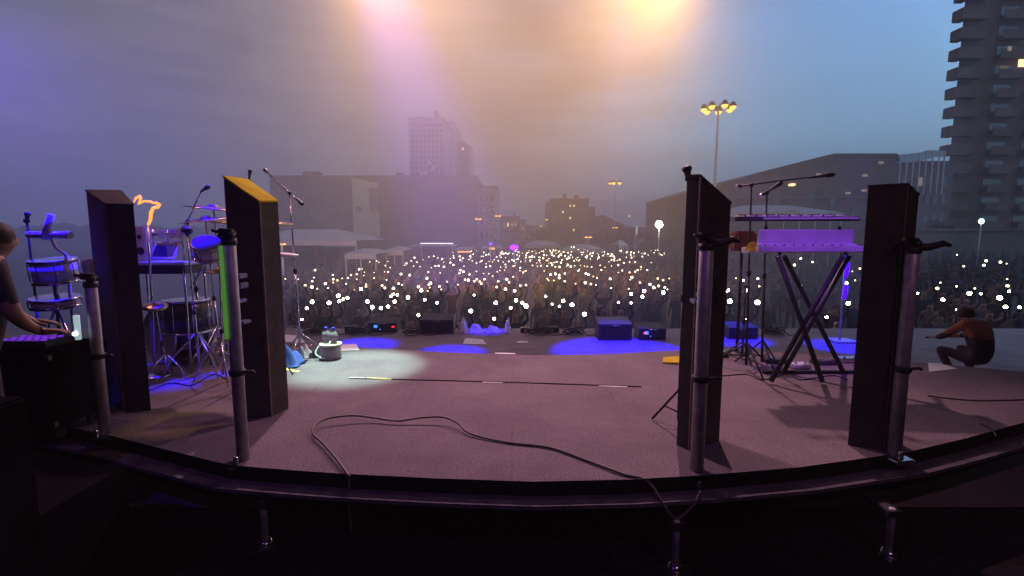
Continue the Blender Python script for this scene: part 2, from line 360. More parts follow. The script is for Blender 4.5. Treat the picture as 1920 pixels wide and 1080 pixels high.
# roof and drapes above and behind the viewpoint
rf = thing('stage_roof', 'black sheet roof over the stage with its front truss', 'roof', (0, 2, 7.2))
part('roof_sheet', 'roofm', rf, lambda bm: box(bm, (-10.5, -6, 7.2), (10.5, 10.9, 7.4)))
def truss(bm):
    for z in (6.75, 7.1):
        for y in (9.1, 9.4): tube(bm, [(-13.5, y, z), (13.5, y, z)], .025, 6)
    for i in range(54):
        x = -13.5+i*.5; tube(bm, [(x, 9.1, 6.75), (x+.25, 9.1, 7.1), (x+.5, 9.1, 6.75)], .012, 5)
part('truss', 'steel', rf, truss)
for x0, x1, y0, y1, lb in ((-9.7, -9.5, -6, 7.4, 'black drape closing the stage side by the drums'), (9.5, 9.7, -6, 7.4, 'black drape closing the stage side by the keyboards'), (-9.5, 9.5, -6, -5.8, 'black backdrop drape behind the backstage floor')):
    def dr(bm):
        n = 60; pts = []
        for i in range(n+1):
            t = i/n; k = .05*math.sin(i*1.9)
            pts.append((x0+k, y0+(y1-y0)*t) if y1-y0 > 1 else (x0+(x1-x0)*t, y0+k))
        q = [(p[0]+.03, p[1]) if y1-y0 > 1 else (p[0], p[1]+.03) for p in pts]
        prism(bm, pts+q[::-1], ZL, 7.15)
    tag(part('stage_drape', 'fabric', None, dr), lb, 'drape', 'black drapes around the stage')
# lamp housings on the truss for each stage lamp above the frame
for nme, loc, aim, *_ in LAMPS[:12]:
    d = (Vector(aim)-Vector(loc)).normalized(); c = Vector(loc)-d*.06
    q = part('stage_lamp', 'black', None, lambda bm: lathe(bm, [(.10, 0), (.14, .02), (.14, .26), (.05, .3)], c, -d, 14))
    tag(q, 'black can shaped stage lamp hanging under the roof truss', 'stage lamp', 'stage lamps under the roof truss')

# ------------------------------------------------------------ monoliths
def monolith(label, A, B, Cc, D, zt, base=0.0, topm='wood'):
    """A,B,C,D plan corners (front-left, front-right, back-right, back-left), zt tops"""
    t = thing('stage_monolith', label, 'monolith', (A[0], A[1], base), 'tall dark slant topped monoliths')
    part('body', 'wood', t, lambda bm: prism(bm, [A, B, Cc, D], base, [z-.018 for z in zt]))
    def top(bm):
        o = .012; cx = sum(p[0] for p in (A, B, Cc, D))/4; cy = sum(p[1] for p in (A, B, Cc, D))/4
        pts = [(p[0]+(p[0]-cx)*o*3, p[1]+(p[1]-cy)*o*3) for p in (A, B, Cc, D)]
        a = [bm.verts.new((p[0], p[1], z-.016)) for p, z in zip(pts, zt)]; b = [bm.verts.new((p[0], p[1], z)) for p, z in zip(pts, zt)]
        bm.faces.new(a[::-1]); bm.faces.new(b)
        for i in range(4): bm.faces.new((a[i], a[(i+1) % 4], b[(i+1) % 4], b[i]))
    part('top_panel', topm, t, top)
    def edge(bm, P=B, z=zt[1]):
        box(bm, (P[0]-.007, P[1]-.007, base+.01), (P[0]+.007, P[1]+.007, z-.02))
    part('edge_strip', 'woodedge', t, edge)
    return t
def V2(v): return (v.x, v.y)
# inner one by the drum side
mA = at(433, 332, 4.02); mB = at(491, 380, 4.10)
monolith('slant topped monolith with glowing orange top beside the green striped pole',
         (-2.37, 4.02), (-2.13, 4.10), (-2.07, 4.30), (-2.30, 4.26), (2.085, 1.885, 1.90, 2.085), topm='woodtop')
monolith('monolith with a microphone above its sloping top beside the shiny coppery pole',
         (1.26, 3.52), (1.32, 3.42), (1.62, 3.60), (1.50, 3.72), (2.03, 2.02, 1.84, 1.86))
monolith('brown monolith beside the drum kit with the glowing orange coil behind',
         (-3.93, 4.50), (-3.51, 4.20), (-3.31, 4.25), (-3.70, 4.62), (2.015, 1.87, 1.865, 2.02))
monolith('widest dark monolith next to the keyboard stand',
         (2.57, 3.52), (2.77, 3.42), (2.99, 3.58), (2.76, 3.68), (1.955, 1.96, 1.90, 1.92))

# ------------------------------------------------------------ scaffold poles standing along the back edge
def pole(label, x, y, top, r=.055, base=-.10, arm=None, leg=True):
    t = thing('scaffold_pole', label, 'pole', (x, y, base), 'steel poles along the stage edge')
    part('tube', 'steel', t, lambda bm: lathe(bm, [(r, 0), (r, top-base-.01), (r-.008, top-base)], (x, y, base), seg=24))
    def cl(bm):
        lathe(bm, [(r+.004, 0), (r+.009, .01), (r+.006, .045)], (x, y, top-.01), seg=20)
        obox(bm, (x-.015, y, top+.075), (.11, .07, .05), Matrix.Rotation(.25, 3, 'Z') @ Matrix.Rotation(.12, 3, 'Y'), bev=.014)
        lathe(bm, [(.026, 0), (.03, .02), (.03, .04), (.015, .05)], (x+.015, y-.01, top+.03), seg=14)
        tube(bm, [(x-.06, y-.02, top+.08), (x-.095, y-.03, top+.09)], .011, 8)
        if arm: tube(bm, [(x, y, top+.03), (x+arm*.5, y, top+.035), (x+arm*.8, y-.02, top+.06), (x+arm, y-.02, top+.045)], [.03, .026, .022, .012], 8)
    part('top_clamp', 'black', t, cl)
    def mid(bm):
        lathe(bm, [(r+.006, 0), (r+.013, .01), (r+.013, .035), (r+.006, .045)], (x, y, .62), seg=20)
        tube(bm, [(x+r, y, .64), (x+r+.07, y-.01, .65), (x+r+.09, y-.01, .64)], .011, 8)
    part('collar', 'black', t, mid)
    def ft(bm):
        obox(bm, (x+.01, y-.03, base-.02), (.16, .12, .03), Matrix.Rotation(.2, 3, 'Z'), bev=.008)
        lathe(bm, [(.018, 0), (.018, .05), (.01, .06)], (x-.01, y-.07, base-.0), seg=10)
    part('foot_clamp', 'chrome', t, ft)
    return t
p1 = pole('pole with a glowing green strip down its side', -1.925, 3.28, 1.54, .041, -.004, arm=-.06)
part('green_strip', 'green', p1, lambda bm: tube(bm, [(-1.955, 3.232, 1.525), (-1.955, 3.232, .89)], .013, 10))
p2 = pole('shiny coppery pole beside the monolith that carries a microphone', 1.265, 3.13, 1.51, .045, -.1, arm=.20)
p3 = pole('dim pole with a white glowing handle beside the person in dark shirt', -3.30, 3.74, 1.20, .040, -.004)
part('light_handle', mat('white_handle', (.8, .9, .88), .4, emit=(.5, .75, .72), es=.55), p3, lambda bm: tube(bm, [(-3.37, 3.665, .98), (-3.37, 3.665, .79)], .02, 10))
part('light_handle_tip', 'led_white', p3, lambda bm: blob(bm, (-3.37, 3.64, .84), .02, 2))
p4 = pole('dim violet pole beside the widest monolith with a sideways clamp arm', 2.80, 3.36, 1.48, .043, -.004, arm=.24)
# small coloured connectors clipped on monoliths
for i, (px, py, Y, wd, hh) in enumerate(((447, 518, 3.9, .055, .04), (449, 536, 3.9, .055, .045), (447, 565, 3.9, .05, .03), (453, 605, 3.9, .07, .025), (1313, 535, 3.40, .03, .035), (1312, 552, 3.4, .05, .035), (1304, 565, 3.4, .036, .036), (1314, 582, 3.4, .035, .028))):
    c = at(px, py, Y)
    def cn(bm):
        box(bm, c-Vector((wd/2, .03, hh/2)), c+Vector((wd/2, .09, hh/2)), .006)
        lathe(bm, [(hh*.32, 0), (hh*.32, .02), (hh*.18, .024)], c+Vector((0, -.03, 0)), (0, -1, 0), 10)
    tag(part('cable_connector', mat('connector_plastic', (.22, .22, .42), .4) if i == 0 else bpy.data.materials['connector_plastic'], None, cn),
        'small bluish connector clipped behind the green striped pole' if i < 4 else 'small bluish connector clipped behind the coppery pole', 'connector',
        'connectors behind the green striped pole' if i < 4 else 'connectors behind the coppery pole')
# riser legs with screw feet standing on the backstage floor
for px, py, lb in ((498, 1026, 'stage leg with blue lit screw foot below the green striped pole'), (1265, 1072, 'stage leg with pale screw foot below the coppery pole'),
                   (200, 955, 'faint blue stage leg foot in the dark below the drums'), (1665, 1045, 'faint violet stage leg foot in the dark under the carpet edge')):
    c = onz(px, py, ZL)
    t = thing('screw_jack', lb, 'screw jack', c, 'screw legs under the stage')
    part('leg_tube', 'steel', t, lambda bm: lathe(bm, [(.022, .05), (.022, .34), (.018, .35)], c, seg=14))
    part('bracket', 'black', t, lambda bm: box(bm, c+Vector((-.05, -.035, .30)), c+Vector((.05, .55, .345)), .006))
    part('foot_plate', 'chrome', t, lambda bm: (obox(bm, c+Vector((0, 0, .012)), (.16, .13, .02), Matrix.Rotation(.4, 3, 'Z'), bev=.006), lathe(bm, [(.05, .022), (.045, .04), (.03, .06)], c, seg=14)))

# ------------------------------------------------------------ cables and floor marks
def cable(label, pts, r, m='cable', group=None, n=8):
    o = part('floor_cable', m, None, lambda bm: tube(bm, spline(pts, n), r, 8)); tag(o, label, 'cable', group); return o
cp = [(655, 897, -.03), (652, 890, .012), (632, 862, .03), (606, 832, .03), (588, 815, .03), (590, 798, .05), (612, 785, .06), (660, 779, .06), (700, 783, .04), (745, 789, .03), (790, 783, .05), (830, 782, .06), (858, 793, .05), (882, 813, .02), (950, 829, .012), (1030, 839, .012), (1100, 863, .012), (1170, 889, .012)]
pts = [onz(a, b, z) for a, b, z in cp]
q = onz(1215, 903, -.02); pts += [q, Vector((q.x+.08, q.y-.12, -.13)), Vector((1.05, 2.88, -.20)), Vector((1.17, 2.92, -.13)), Vector((1.23, 2.96, -.06))]
pts = [Vector((pts[0].x+.03, 2.98, -.35)), Vector((pts[0].x+.01, 3.02, -.16))]+pts
cable('thick cable looping in a wave across the carpet to the coppery pole', pts, .0095)
for lb, ps in (('thin black cable lying straight across the middle of the carpet', [(655, 709), (730, 711), (860, 714), (1000, 718), (1120, 722), (1203, 725)]),
               ('thin dark cable across the carpet beyond the widest monolith', [(1740, 742), (1790, 748), (1850, 751), (1960, 748)]),
               ('short cable end curling on the carpet by the stage edge', [(1838, 795), (1850, 800), (1862, 808), (1868, 818)]),
               ('black cable snaking under the keyboard stand', [(1350, 705), (1400, 702), (1430, 712), (1480, 700), (1500, 712), (1560, 704), (1590, 712)]),
               ('dark cable looped in front of the drum stands', [(270, 735), (320, 718), (360, 722), (400, 702), (428, 712)])):
    cable(lb, [onz(a, b, .006) for a, b in ps], .006, 'rubber')
def tape(label, px0, py0, px1, py1, wd, m, z=.004):
    a, b = onz(px0, py0, z), onz(px1, py1, z); d = (b-a).normalized(); s = Vector((-d.y, d.x, 0))*wd/2
    def f(bm):
        prism(bm, [V2(a-s), V2(b-s), V2(b+s), V2(a+s)], z-.002, z+.001)
    tag(part('tape_mark', m, None, f), label, 'tape', 'tape marks on the stage floor')
tape('bright yellow tape strip in the pale light pool', 686, 709, 734, 711, .045, 'yellowtape')
tape('faded tape strip joining the bright yellow one', 655, 708, 683, 709, .03, 'whitetape')
tape('pale tape strip in the middle of the thin cable', 905, 716, 942, 717, .03, 'whitetape')
tape('pale tape strip at the far end of the thin cable', 1123, 723, 1176, 725, .03, 'whitetape')
tape('white tape strip near the far rim of the carpet', 928, 662, 966, 663, .05, 'whitetape')
tape('crumpled tape on the carpet by the blue cloth', 524, 689, 560, 697, .06, 'yellowtape')
tape('small white cross tape on the lower stage between the blue pools', 970, 641, 990, 641, .14, 'whitetape', ZL+.004)
def sheet(label, ps, m='paper', z=.006):
    w_ = [onz(a, b, z) for a, b in ps]
    tag(part('paper_sheet', m, None, lambda bm: prism(bm, [V2(p) for p in w_], z-.003, z)), label, 'paper')
sheet('white set list sheet on the carpet beyond the bottles', [(628, 658), (674, 656), (668, 645), (622, 646)])
sheet('lilac lit triangular paper on the carpet past the violet pole', [(1742, 697), (1795, 691), (1762, 681), (1740, 680)])
sheet('crumpled pink lit paper in the middle blue pool', [(868, 645), (912, 645), (905, 636), (872, 634)], z=ZL+.01)
sheet('pink lit sheet of paper by the microphone stand foot', [(515, 640), (572, 642), (560, 629), (515, 626)])

# ------------------------------------------------------------ bucket with bottles, blue cloth
bc = onz(621, 672)
t = thing('bucket', 'round dark tub with pale rim carrying two bottles', 'tub', bc)
part('tub_wall', 'steel', t, lambda bm: lathe(bm, [(.115, 0), (.125, .01), (.128, .17), (.12, .18)], bc, seg=28))
part('rim', mat('lime_rim', (.75, .8, .45), .5), t, lambda bm: lathe(bm, [(.128, .178), (.140, .184), (.140, .20), (.125, .204)], bc, seg=28))
part('handle', 'cyan', t, lambda bm: tube(bm, spline([bc+Vector((-.13, -.02, .19)), bc+Vector((-.16, -.1, .1)), bc+Vector((-.08, -.15, .05)), bc+Vector((-.02, -.14, .03))], 5), .008, 6))
for dx, dy, lb in ((-.062, .02, 'clear bottle with blue cap on the tub, half behind the other'), (.05, -.02, 'clear rounded bottle with blue cap at the lit side of the tub')):
    c = bc+Vector((dx, dy, .205))
    t = thing('water_bottle', lb, 'bottle', c, 'two water bottles on the tub')
    part('bottle_wall', 'clear', t, lambda bm: lathe(bm, [(.035, 0), (.040, .01), (.036, .03), (.05, .065), (.053, .10), (.045, .135), (.02, .165), (.016, .175)], c, seg=20))
    part('cap', 'bluecap', t, lambda bm: lathe(bm, [(.021, .172), (.023, .176), (.023, .20), (.019, .207)], c, seg=16))
def pile(bm, c, n, r, sc, mt=0):
    for i in range(n):
        blob(bm, c+Vector((random.uniform(-1, 1)*sc[0], random.uniform(-1, 1)*sc[1], r*.4+random.random()*sc[2])), r*random.uniform(.6, 1.1), 2, mt, (1.2, 1, .6), .10)
def cloth_heap(name, label, cat, c, sx, sy, h, m, seed):
    rr = random.Random(seed)
    def f(bm):
        n = 22; V = []
        k = [(rr.uniform(3, 9), rr.uniform(3, 9), rr.uniform(0, 6)) for _ in range(4)]
        for i in range(n+1):
            row = []
            for j in range(n+1):
                u, v = i/n*2-1, j/n*2-1; rad = math.sqrt(u*u+v*v); e = max(0, 1-rad**2.2)
                f_ = sum(math.sin(a*u+b*v+c_) for a, b, c_ in k)/4
                row.append(bm.verts.new(c+Vector((u*sx*(1+.12*f_), v*sy*(1+.1*f_), .002+h*e*(.75+.4*f_)))))
            V.append(row)
        for i in range(n):
            for j in range(n):
                q = bm.faces.new((V[i][j], V[i+1][j], V[i+1][j+1], V[i][j+1])); q.smooth = True
        b = [V[0][j] for j in range(n+1)]+[V[i][n] for i in range(1, n+1)]+[V[n][j] for j in range(n-1, -1, -1)]+[V[i][0] for i in range(n-1, 0, -1)]
        bm.faces.new(b)
    tag(part(name, m, None, f), label, cat)
cloth_heap('cloth_bundle', 'crumpled blue cloth bundle on the carpet behind the glowing topped monolith', 'cloth', onz(532, 683), .24, .20, .26, 'denim', 3)
cloth_heap('plastic_bag', 'pale grey plastic bag between the blue cloth and the tub', 'bag', onz(571, 668), .11, .10, .17, 'paper', 5)
cloth_heap('dark_pouch', 'small dark pouch lying against the tub', 'pouch', onz(593, 668)+Vector((0, -.05, 0)), .07, .07, .14, 'black', 8)

# ------------------------------------------------------------ stands
def tripod(bm, c, h, spread, r=.011, ang=0, n=3):
    for k in range(n):
        a = ang+2*math.pi*k/n; f = c+Vector((math.cos(a)*spread, math.sin(a)*spread, .012))
        tube(bm, [c+Vector((0, 0, h)), f], r, 8); tube(bm, [c+Vector((0, 0, h*.35)), (c+Vector((0, 0, h))).lerp(f, .55)], r*.7, 6)
def mic_shape(bm, a, b, r=.024):
    a, b = Vector(a), Vector(b); d = (b-a).normalized(); Ln = (b-a).length
    lathe(bm, [(r*.45, 0), (r*.5, Ln*.1), (r*.8, Ln*.62), (r, Ln*.68), (r*1.12, Ln*.80), (r*.9, Ln*.95), (r*.3, Ln)], a, d, 12)
def mic_stand(label, base, top, boom=None, mic=None, m='chrome', tray=None, h=.32, sp=.34, group='microphone stands on the carpet', mr=.024):
    t = thing('microphone_stand', label, 'mic stand', base, group)
    part('upright', m, t, lambda bm: (tube(bm, [base+Vector((0, 0, .05)), base.lerp(top, .55)], .014, 10), tube(bm, [base.lerp(top, .5), top], .010, 10)))
    part('tripod_base', m, t, lambda bm: tripod(bm, base, h, sp, .010, .5))
    part('clutch', 'black', t, lambda bm: lathe(bm, [(.015, -.03), (.024, -.02), (.024, .03), (.015, .04)], base.lerp(top, .53), seg=12))
    part('swivel_joint', 'black', t, lambda bm: blob(bm, top, .026, 2))
    if boom:
        part('boom_arm', m, t, lambda bm: tube(bm, boom, .009, 8))
        part('counterweight', 'chrome', t, lambda bm: lathe(bm, [(.02, -.03), (.024, -.02), (.024, .03), (.012, .04)], boom[0], (Vector(boom[-1])-Vector(boom[0])), 12))
    if mic: 
        mm = part('microphone', 'black', t, lambda bm: mic_shape(bm, mic[0], mic[1], mr))
    return t
b_ = onz(556, 655); b_.y = 6.2; b_.x = (556-960)/900*6.2; b_.z = 0
ts = mic_stand('chrome boom microphone stand leaning over beside the glowing topped monolith', b_, at(543, 362, 6.2), [at(498, 320, 6.1), at(543, 362, 6.2), at(556, 374, 6.1)], (at(553, 370, 6.1), at(568, 384, 6.05)))
ty = at(537, 481, 6.1)
part('tray', 'head', ts, lambda bm: lathe(bm, [(.10, 0), (.14, .02), (.14, .035), (.13, .04)], ty, (0.1, 0, 1), 20))
bb = Vector((at(468, 340, 6.6).x, 6.6, 0))
mic_stand('dim microphone stand rising behind the glowing topped monolith', bb, at(468, 340, 6.6), None, (at(467, 336, 6.6), at(469, 318, 6.6)), 'black')
bb = at(1290, 340, 3.9); bb = Vector((bb.x, bb.y, 0))
mic_stand('microphone stand hidden behind the monolith with only its mic showing above', bb, at(1290, 335, 3.9), None, (at(1291, 338, 3.9), at(1287, 311, 3.86)), 'black', sp=.22, mr=.036)
# keyboard side stands
Yk = 5.6
bb = at(1410, 480, Yk); bb.z = 0
mic_stand('dark stand with long overhead boom microphone above the keyboards', bb, at(1409, 347, Yk), [at(1384, 350, Yk), at(1409, 346, Yk), at(1470, 338, Yk), at(1525, 332, Yk)], (at(1518, 333, Yk), at(1566, 327, Yk)), 'black', sp=.42)
bb = at(1440, 480, Yk+.15); bb.z = 0
mic_stand('dark short boom with tilted microphone next to the long boom', bb, at(1438, 362, Yk+.1), [at(1428, 366, Yk+.1), at(1444, 356, Yk+.1)], (at(1436, 361, Yk+.05), at(1468, 341, Yk)), 'black', sp=.3)
bb = onz(1391, 676); 
mic_stand('low dark stand on the carpet between coppery pole and keyboards', bb, bb+Vector((0, 0, .95)), None, None, 'black', h=.25, sp=.26)

# ------------------------------------------------------------ keyboards on X stand
def keyboard(label, c, w_, d_, h_, rot, screen=None, m='white'):
    t = thing('keyboard', label, 'keyboard', c, 'keyboards on the crossed stand')
    Rm = Matrix.Rotation(rot[2], 3, 'Z') @ Matrix.Rotation(rot[0], 3, 'X')
    def P(x, y, z): return Vector(c)+Rm @ Vector((x, y, z))
    part('case', m, t, lambda bm: obox(bm, P(0, 0, h_/2), (w_, d_, h_), Rm, bev=.008))
    part('key_bed', 'paper', t, lambda bm: obox(bm, P(0, d_*.18, h_+.006), (w_*.86, d_*.45, .01), Rm))
    def bk(bm):
        for i in range(24):
            if i % 7 in (2, 6): continue
            obox(bm, P(-w_*.4+i*w_*.034, d_*.26, h_+.016), (w_*.014, d_*.27, .012), Rm)
    part('black_keys', 'black', t, bk)
    def kn(bm):
        for i in range(9): lathe(bm, [(.011, 0), (.010, .015)], P(-w_*.4+i*w_*.09, -d_*.28, h_+.001), Rm @ Vector((0, 0, 1)), 8)
    part('control_knobs', 'black', t, kn)
    return t, P, Rm
kc = at(1503, 474, 5.3)
k1, P, Rm = keyboard('white keyboard lit violet on the lower tier of the crossed stand', kc, 1.17, .36, .07, (R(-4), 0, R(2)), m='cover')
def back_panel(bm):
    Rb = Rm @ Matrix.Rotation(R(10), 3, 'X')
    obox(bm, P(.03, -.02, .165), (1.06, .03, .175), Rb, bev=.008)
    obox(bm, P(.03, -.045, .085), (1.10, .05, .03), Rb, bev=.006)
part('music_rest', 'cover', k1, back_panel)
kc2 = at(1482, 414, 5.5)
k2, P2, Rm2 = keyboard('thin dark keyboard on the upper tier with violet rim', kc2, 1.32, .30, .05, (R(3), 0, R(-5)), m=mat('graphite_case', (.12, .11, .13), .35))
part('rear_rail', 'white', k2, lambda bm: obox(bm, P2(.14, -.155, .03), (1.0, .012, .022), Rm2, bev=.003))
t = thing('keyboard_stand', 'crossed leg stand carrying both keyboards', 'keyboard stand', (3.2, 5.3, 0))
def seg(a, b, r=.026): return lambda bm: tube(bm, [a, b], r, 10)
Ya, Yb = 5.02, 5.42
for Y, l1, l2 in ((Ya, ((1458, 480), (1543, 0)), ((1580, 480), (1446, 0))), (Yb, ((1470, 480), (1580, 0)), ((1592, 480), (1470, 0)))):
    for (p, q) in (l1, l2):
        a = at(p[0], p[1], Y); b = at(q[0], 700, Y); b.z = .03
        part('stand_leg', 'steel' if False else 'black', t, seg(a, b))
    part('foot_bar', 'black', t, seg(Vector((at(1430, 700, Y).x, Y, .02)), Vector((at(1600, 700, Y).x, Y, .02)), .02)) if Y == Yb else None
for px in (1462, 1586):
    part('support_arm', 'black', t, seg(at(px, 476, Ya), at(px, 474, Yb+.2), .02))
for px in (1440, 1578):
    a = at(px, 476, 5.5); b = at(px-4, 424, 5.5)
    part('upper_support', 'black', t, seg(a, b, .018))
# orange lit left end cloth on keyboard
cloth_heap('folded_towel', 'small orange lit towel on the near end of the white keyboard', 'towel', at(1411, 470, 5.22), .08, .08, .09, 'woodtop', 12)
# red lit lamp-like case behind keyboards
c = at(1392, 452, 6.4)
t = thing('percussion_box', 'dull red case on a post behind the coppery pole', 'case', (c.x, c.y, 0))
part('case_shell', 'redcanvas', t, lambda bm: box(bm, c-Vector((.14, .12, .13)), c+Vector((.14, .12, .13)), .03))
part('post', 'black', t, lambda bm: tube(bm, [(c.x, c.y, .02), (c.x, c.y, c.z-.1)], .02, 8)); part('post_base', 'black', t, lambda bm: lathe(bm, [(.18, 0), (.17, .02), (.03, .03)], (c.x, c.y, 0), seg=20))
# effects and gear on carpet below keyboards
for i, (px, py, wx, lb, mm) in enumerate(((1498, 690, .22, 'violet lit effects pedal under the crossed stand', 'drum'), (1545, 682, .30, 'grey pedal board box under the keyboards', 'alu'), (1590, 678, .26, 'chrome edged pedal at the foot of the widest monolith', 'chrome'), (1455, 680, .3, 'flat black pedal case by the stand foot', 'black'), (1350, 668, .2, 'dark stage box on the carpet behind the coppery pole', 'black'))):
    c = onz(px, py)
    t = thing('effects_pedal', lb, 'pedal', c, 'pedals under the keyboards')
    part('housing', mm, t, lambda bm: obox(bm, c+Vector((0, 0, .03)), (wx, .14, .055), Matrix.Rotation(.2-.1*i, 3, 'Z'), bev=.01))
    part('switch', 'chrome', t, lambda bm: (lathe(bm, [(.014, .056), (.014, .075)], c+Vector((-wx*.25, -.02, 0)), seg=10), lathe(bm, [(.014, .056), (.014, .075)], c+Vector((wx*.25, -.02, 0)), seg=10)))
# plywood wedge on carpet behind the inner monolith
c = onz(1250, 682)
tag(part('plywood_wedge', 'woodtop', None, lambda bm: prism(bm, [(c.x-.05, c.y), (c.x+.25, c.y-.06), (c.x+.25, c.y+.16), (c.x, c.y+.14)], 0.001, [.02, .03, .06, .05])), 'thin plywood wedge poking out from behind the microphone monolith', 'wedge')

# ------------------------------------------------------------ drum kit
def drum(label, c, r, h, axis=(0, 0, 1), shell='drum', name='drum', legs=0, group='drums in the kit'):
    t = thing(name, label, 'drum', c, group); ax = Vector(axis).normalized()
    part('shell', shell, t, lambda bm: lathe(bm, [(r, -h/2), (r, h/2)], c, ax, 32))
    part('drumhead', 'head', t, lambda bm: lathe(bm, [(r-.004, h/2+.001), (r-.006, h/2+.006)], c, ax, 32))
    def hoop(bm):
        for s in (-1, 1): lathe(bm, [(r+.002, s*h/2-.012), (r+.014, s*h/2-.010), (r+.014, s*h/2+.012), (r+.002, s*h/2+.012)], c, ax, 32)
    part('hoop', 'chrome', t, hoop)
    q_ = Vector((0, 0, 1)).rotation_difference(ax)
    for k in range(8):
        a = 2*math.pi*k/8; o = q_ @ Vector((math.cos(a)*(r+.012), math.sin(a)*(r+.012), 0))
        part('tension_rod', 'chrome', t, lambda bm: tube(bm, [c+o-ax*h*.42, c+o+ax*h*.42], .006, 6))
    if legs:
        for k in range(3):
            a = 2*math.pi*k/3+.4; p = Vector((c.x+math.cos(a)*(r+.02), c.y+math.sin(a)*(r+.02), c.z))
            part('leg', 'chrome', t, lambda bm: tube(bm, [p+Vector((0, 0, .05)), Vector((p.x, p.y, legs+.01))], .009, 8))
    return t
drum('big dark bass drum low behind the drum side monolith', Vector((-4.25, 6.0, .36)), .33, .42, (.5, 1, 0), 'darkshell', 'bass_drum')
drum('dark floor tom between bass drum and chrome stands', at(352, 592, 5.7), .24, .38, (0, 0, 1), 'darkshell', 'floor_tom', legs=.0)
tm = drum('tilted blue lit tom under the cymbals', at(390, 468, 5.3), .14, .16, (.25, -.45, .8), 'drum', 'rack_tom')
part('mount_arm', 'chrome', tm, lambda bm: tube(bm, [at(392, 478, 5.36), at(372, 516, 5.5), at(357, 540, 5.6)], .012, 8))
def cymbal_stand(label, base, top, r, tilt, cym=True, h=.5, sp=.36, m='chrome', a0=.4):
    t = thing('cymbal_stand', label, 'cymbal stand', base, 'cymbal stands in the kit')
    part('pole', m, t, lambda bm: (tube(bm, [base+Vector((0, 0, .08)), base.lerp(top, .45)], .014, 10), tube(bm, [base.lerp(top, .42), top], .009, 8)))
    for k in range(3):
        a = a0+2*math.pi*k/3; f = base+Vector((math.cos(a)*sp, math.sin(a)*sp, .012))
        part('leg', m, t, lambda bm: tube(bm, [base+Vector((0, 0, h)), base+Vector((math.cos(a)*sp*.7, math.sin(a)*sp*.7, h*.45)), f], .009, 8))
    part('wing_nut', 'black', t, lambda bm: (lathe(bm, [(.02, -.02), (.022, 0), (.012, .03)], top, tilt, 12), lathe(bm, [(.02, 0), (.024, .02), (.018, .05)], base.lerp(top, .44), seg=12)))
    if cym:
        part('cymbal', 'brass', t, lambda bm: lathe(bm, [(r, -.03), (r*.6, -.012), (r*.2, .0), (r*.14, .022), (.012, .03), (.011, .026), (r*.14, .018), (r*.2, -.004), (r*.6, -.016)], top, tilt, 40))
    return t
def gb(px, Y): return Vector((at(px, 500, Y).x, Y, 0))
cymbal_stand('stand holding the wide cymbal that passes behind the glowing topped monolith', gb(470, 5.2), at(467, 412, 5.2), .44, (.06, -.05, 1))
cymbal_stand('chrome stand with dark padded top in front of the drums', gb(360, 5.35), at(351, 438, 5.35), .2, (0, 0, 1), cym=False, a0=-.5)
cymbal_stand('stand with a tilted crash cymbal high above the tom', gb(402, 5.9), at(385, 409, 5.9), .30, (-.10, -.12, 1))
cymbal_stand('thin stand with the highest cymbal of the kit', gb(415, 6.2), at(400, 387, 6.2), .34, (.12, -.03, 1))
cymbal_stand('hi-hat stand with pedal close to the stripe lit pole', gb(404, 5.1), at(412, 505, 5.1), .17, (.05, 0, 1), a0=1.2, sp=.3)
cymbal_stand('low chrome stand by the bass drum with blue lit foot', gb(298, 5.2), at(290, 570, 5.2), .12, (.2, -.3, 1), a0=2.0, sp=.22, h=.3)
# top knob of padded stand
c = at(351, 432, 5.35)
tag(part('padded_clamp', 'black', None, lambda bm: blob(bm, c, .06, 2, sc=(1, .9, .8), jit=.05)), 'black padded clamp on top of a chrome stand', 'clamp')
bb = gb(372, 5.8)
mic_stand('thin boom stand with a blue lit microphone above the drums', bb, at(352, 415, 5.8), [at(343, 430, 5.8), at(352, 415, 5.8), at(378, 356, 5.7)], (at(376, 360, 5.7), at(392, 349, 5.6)), 'chrome')
# chain driven pedals
for px, py, lb, yw in ((318, 660, 'blue lit bass drum pedal with long footboard', .25), (392, 652, 'hi-hat pedal between two chrome uprights', -.2), (278, 652, 'small pedal with pink lit edge by the bass drum', .1)):
    c = onz(px, py); t = thing('drum_pedal', lb, 'pedal', c, 'drum pedals')
    Rr = Matrix.Rotation(yw+math.pi/2, 3, 'Z') @ Matrix.Rotation(R(-14), 3, 'Y')
    part('footboard', 'drum', t, lambda bm: obox(bm, c+Vector((0, 0, .06)), (.30, .09, .012), Rr, bev=.004))
    part('base_plate', 'black', t, lambda bm: obox(bm, c+Vector((0, 0, .01)), (.30, .11, .012), Matrix.Rotation(yw+math.pi/2, 3, 'Z')))
    part('upright_post', 'chrome', t, lambda bm: [tube(bm, [c+Vector((s*.06, .14, .0)), c+Vector((s*.06, .14, .24))], .009, 8) for s in (-1, 1)])
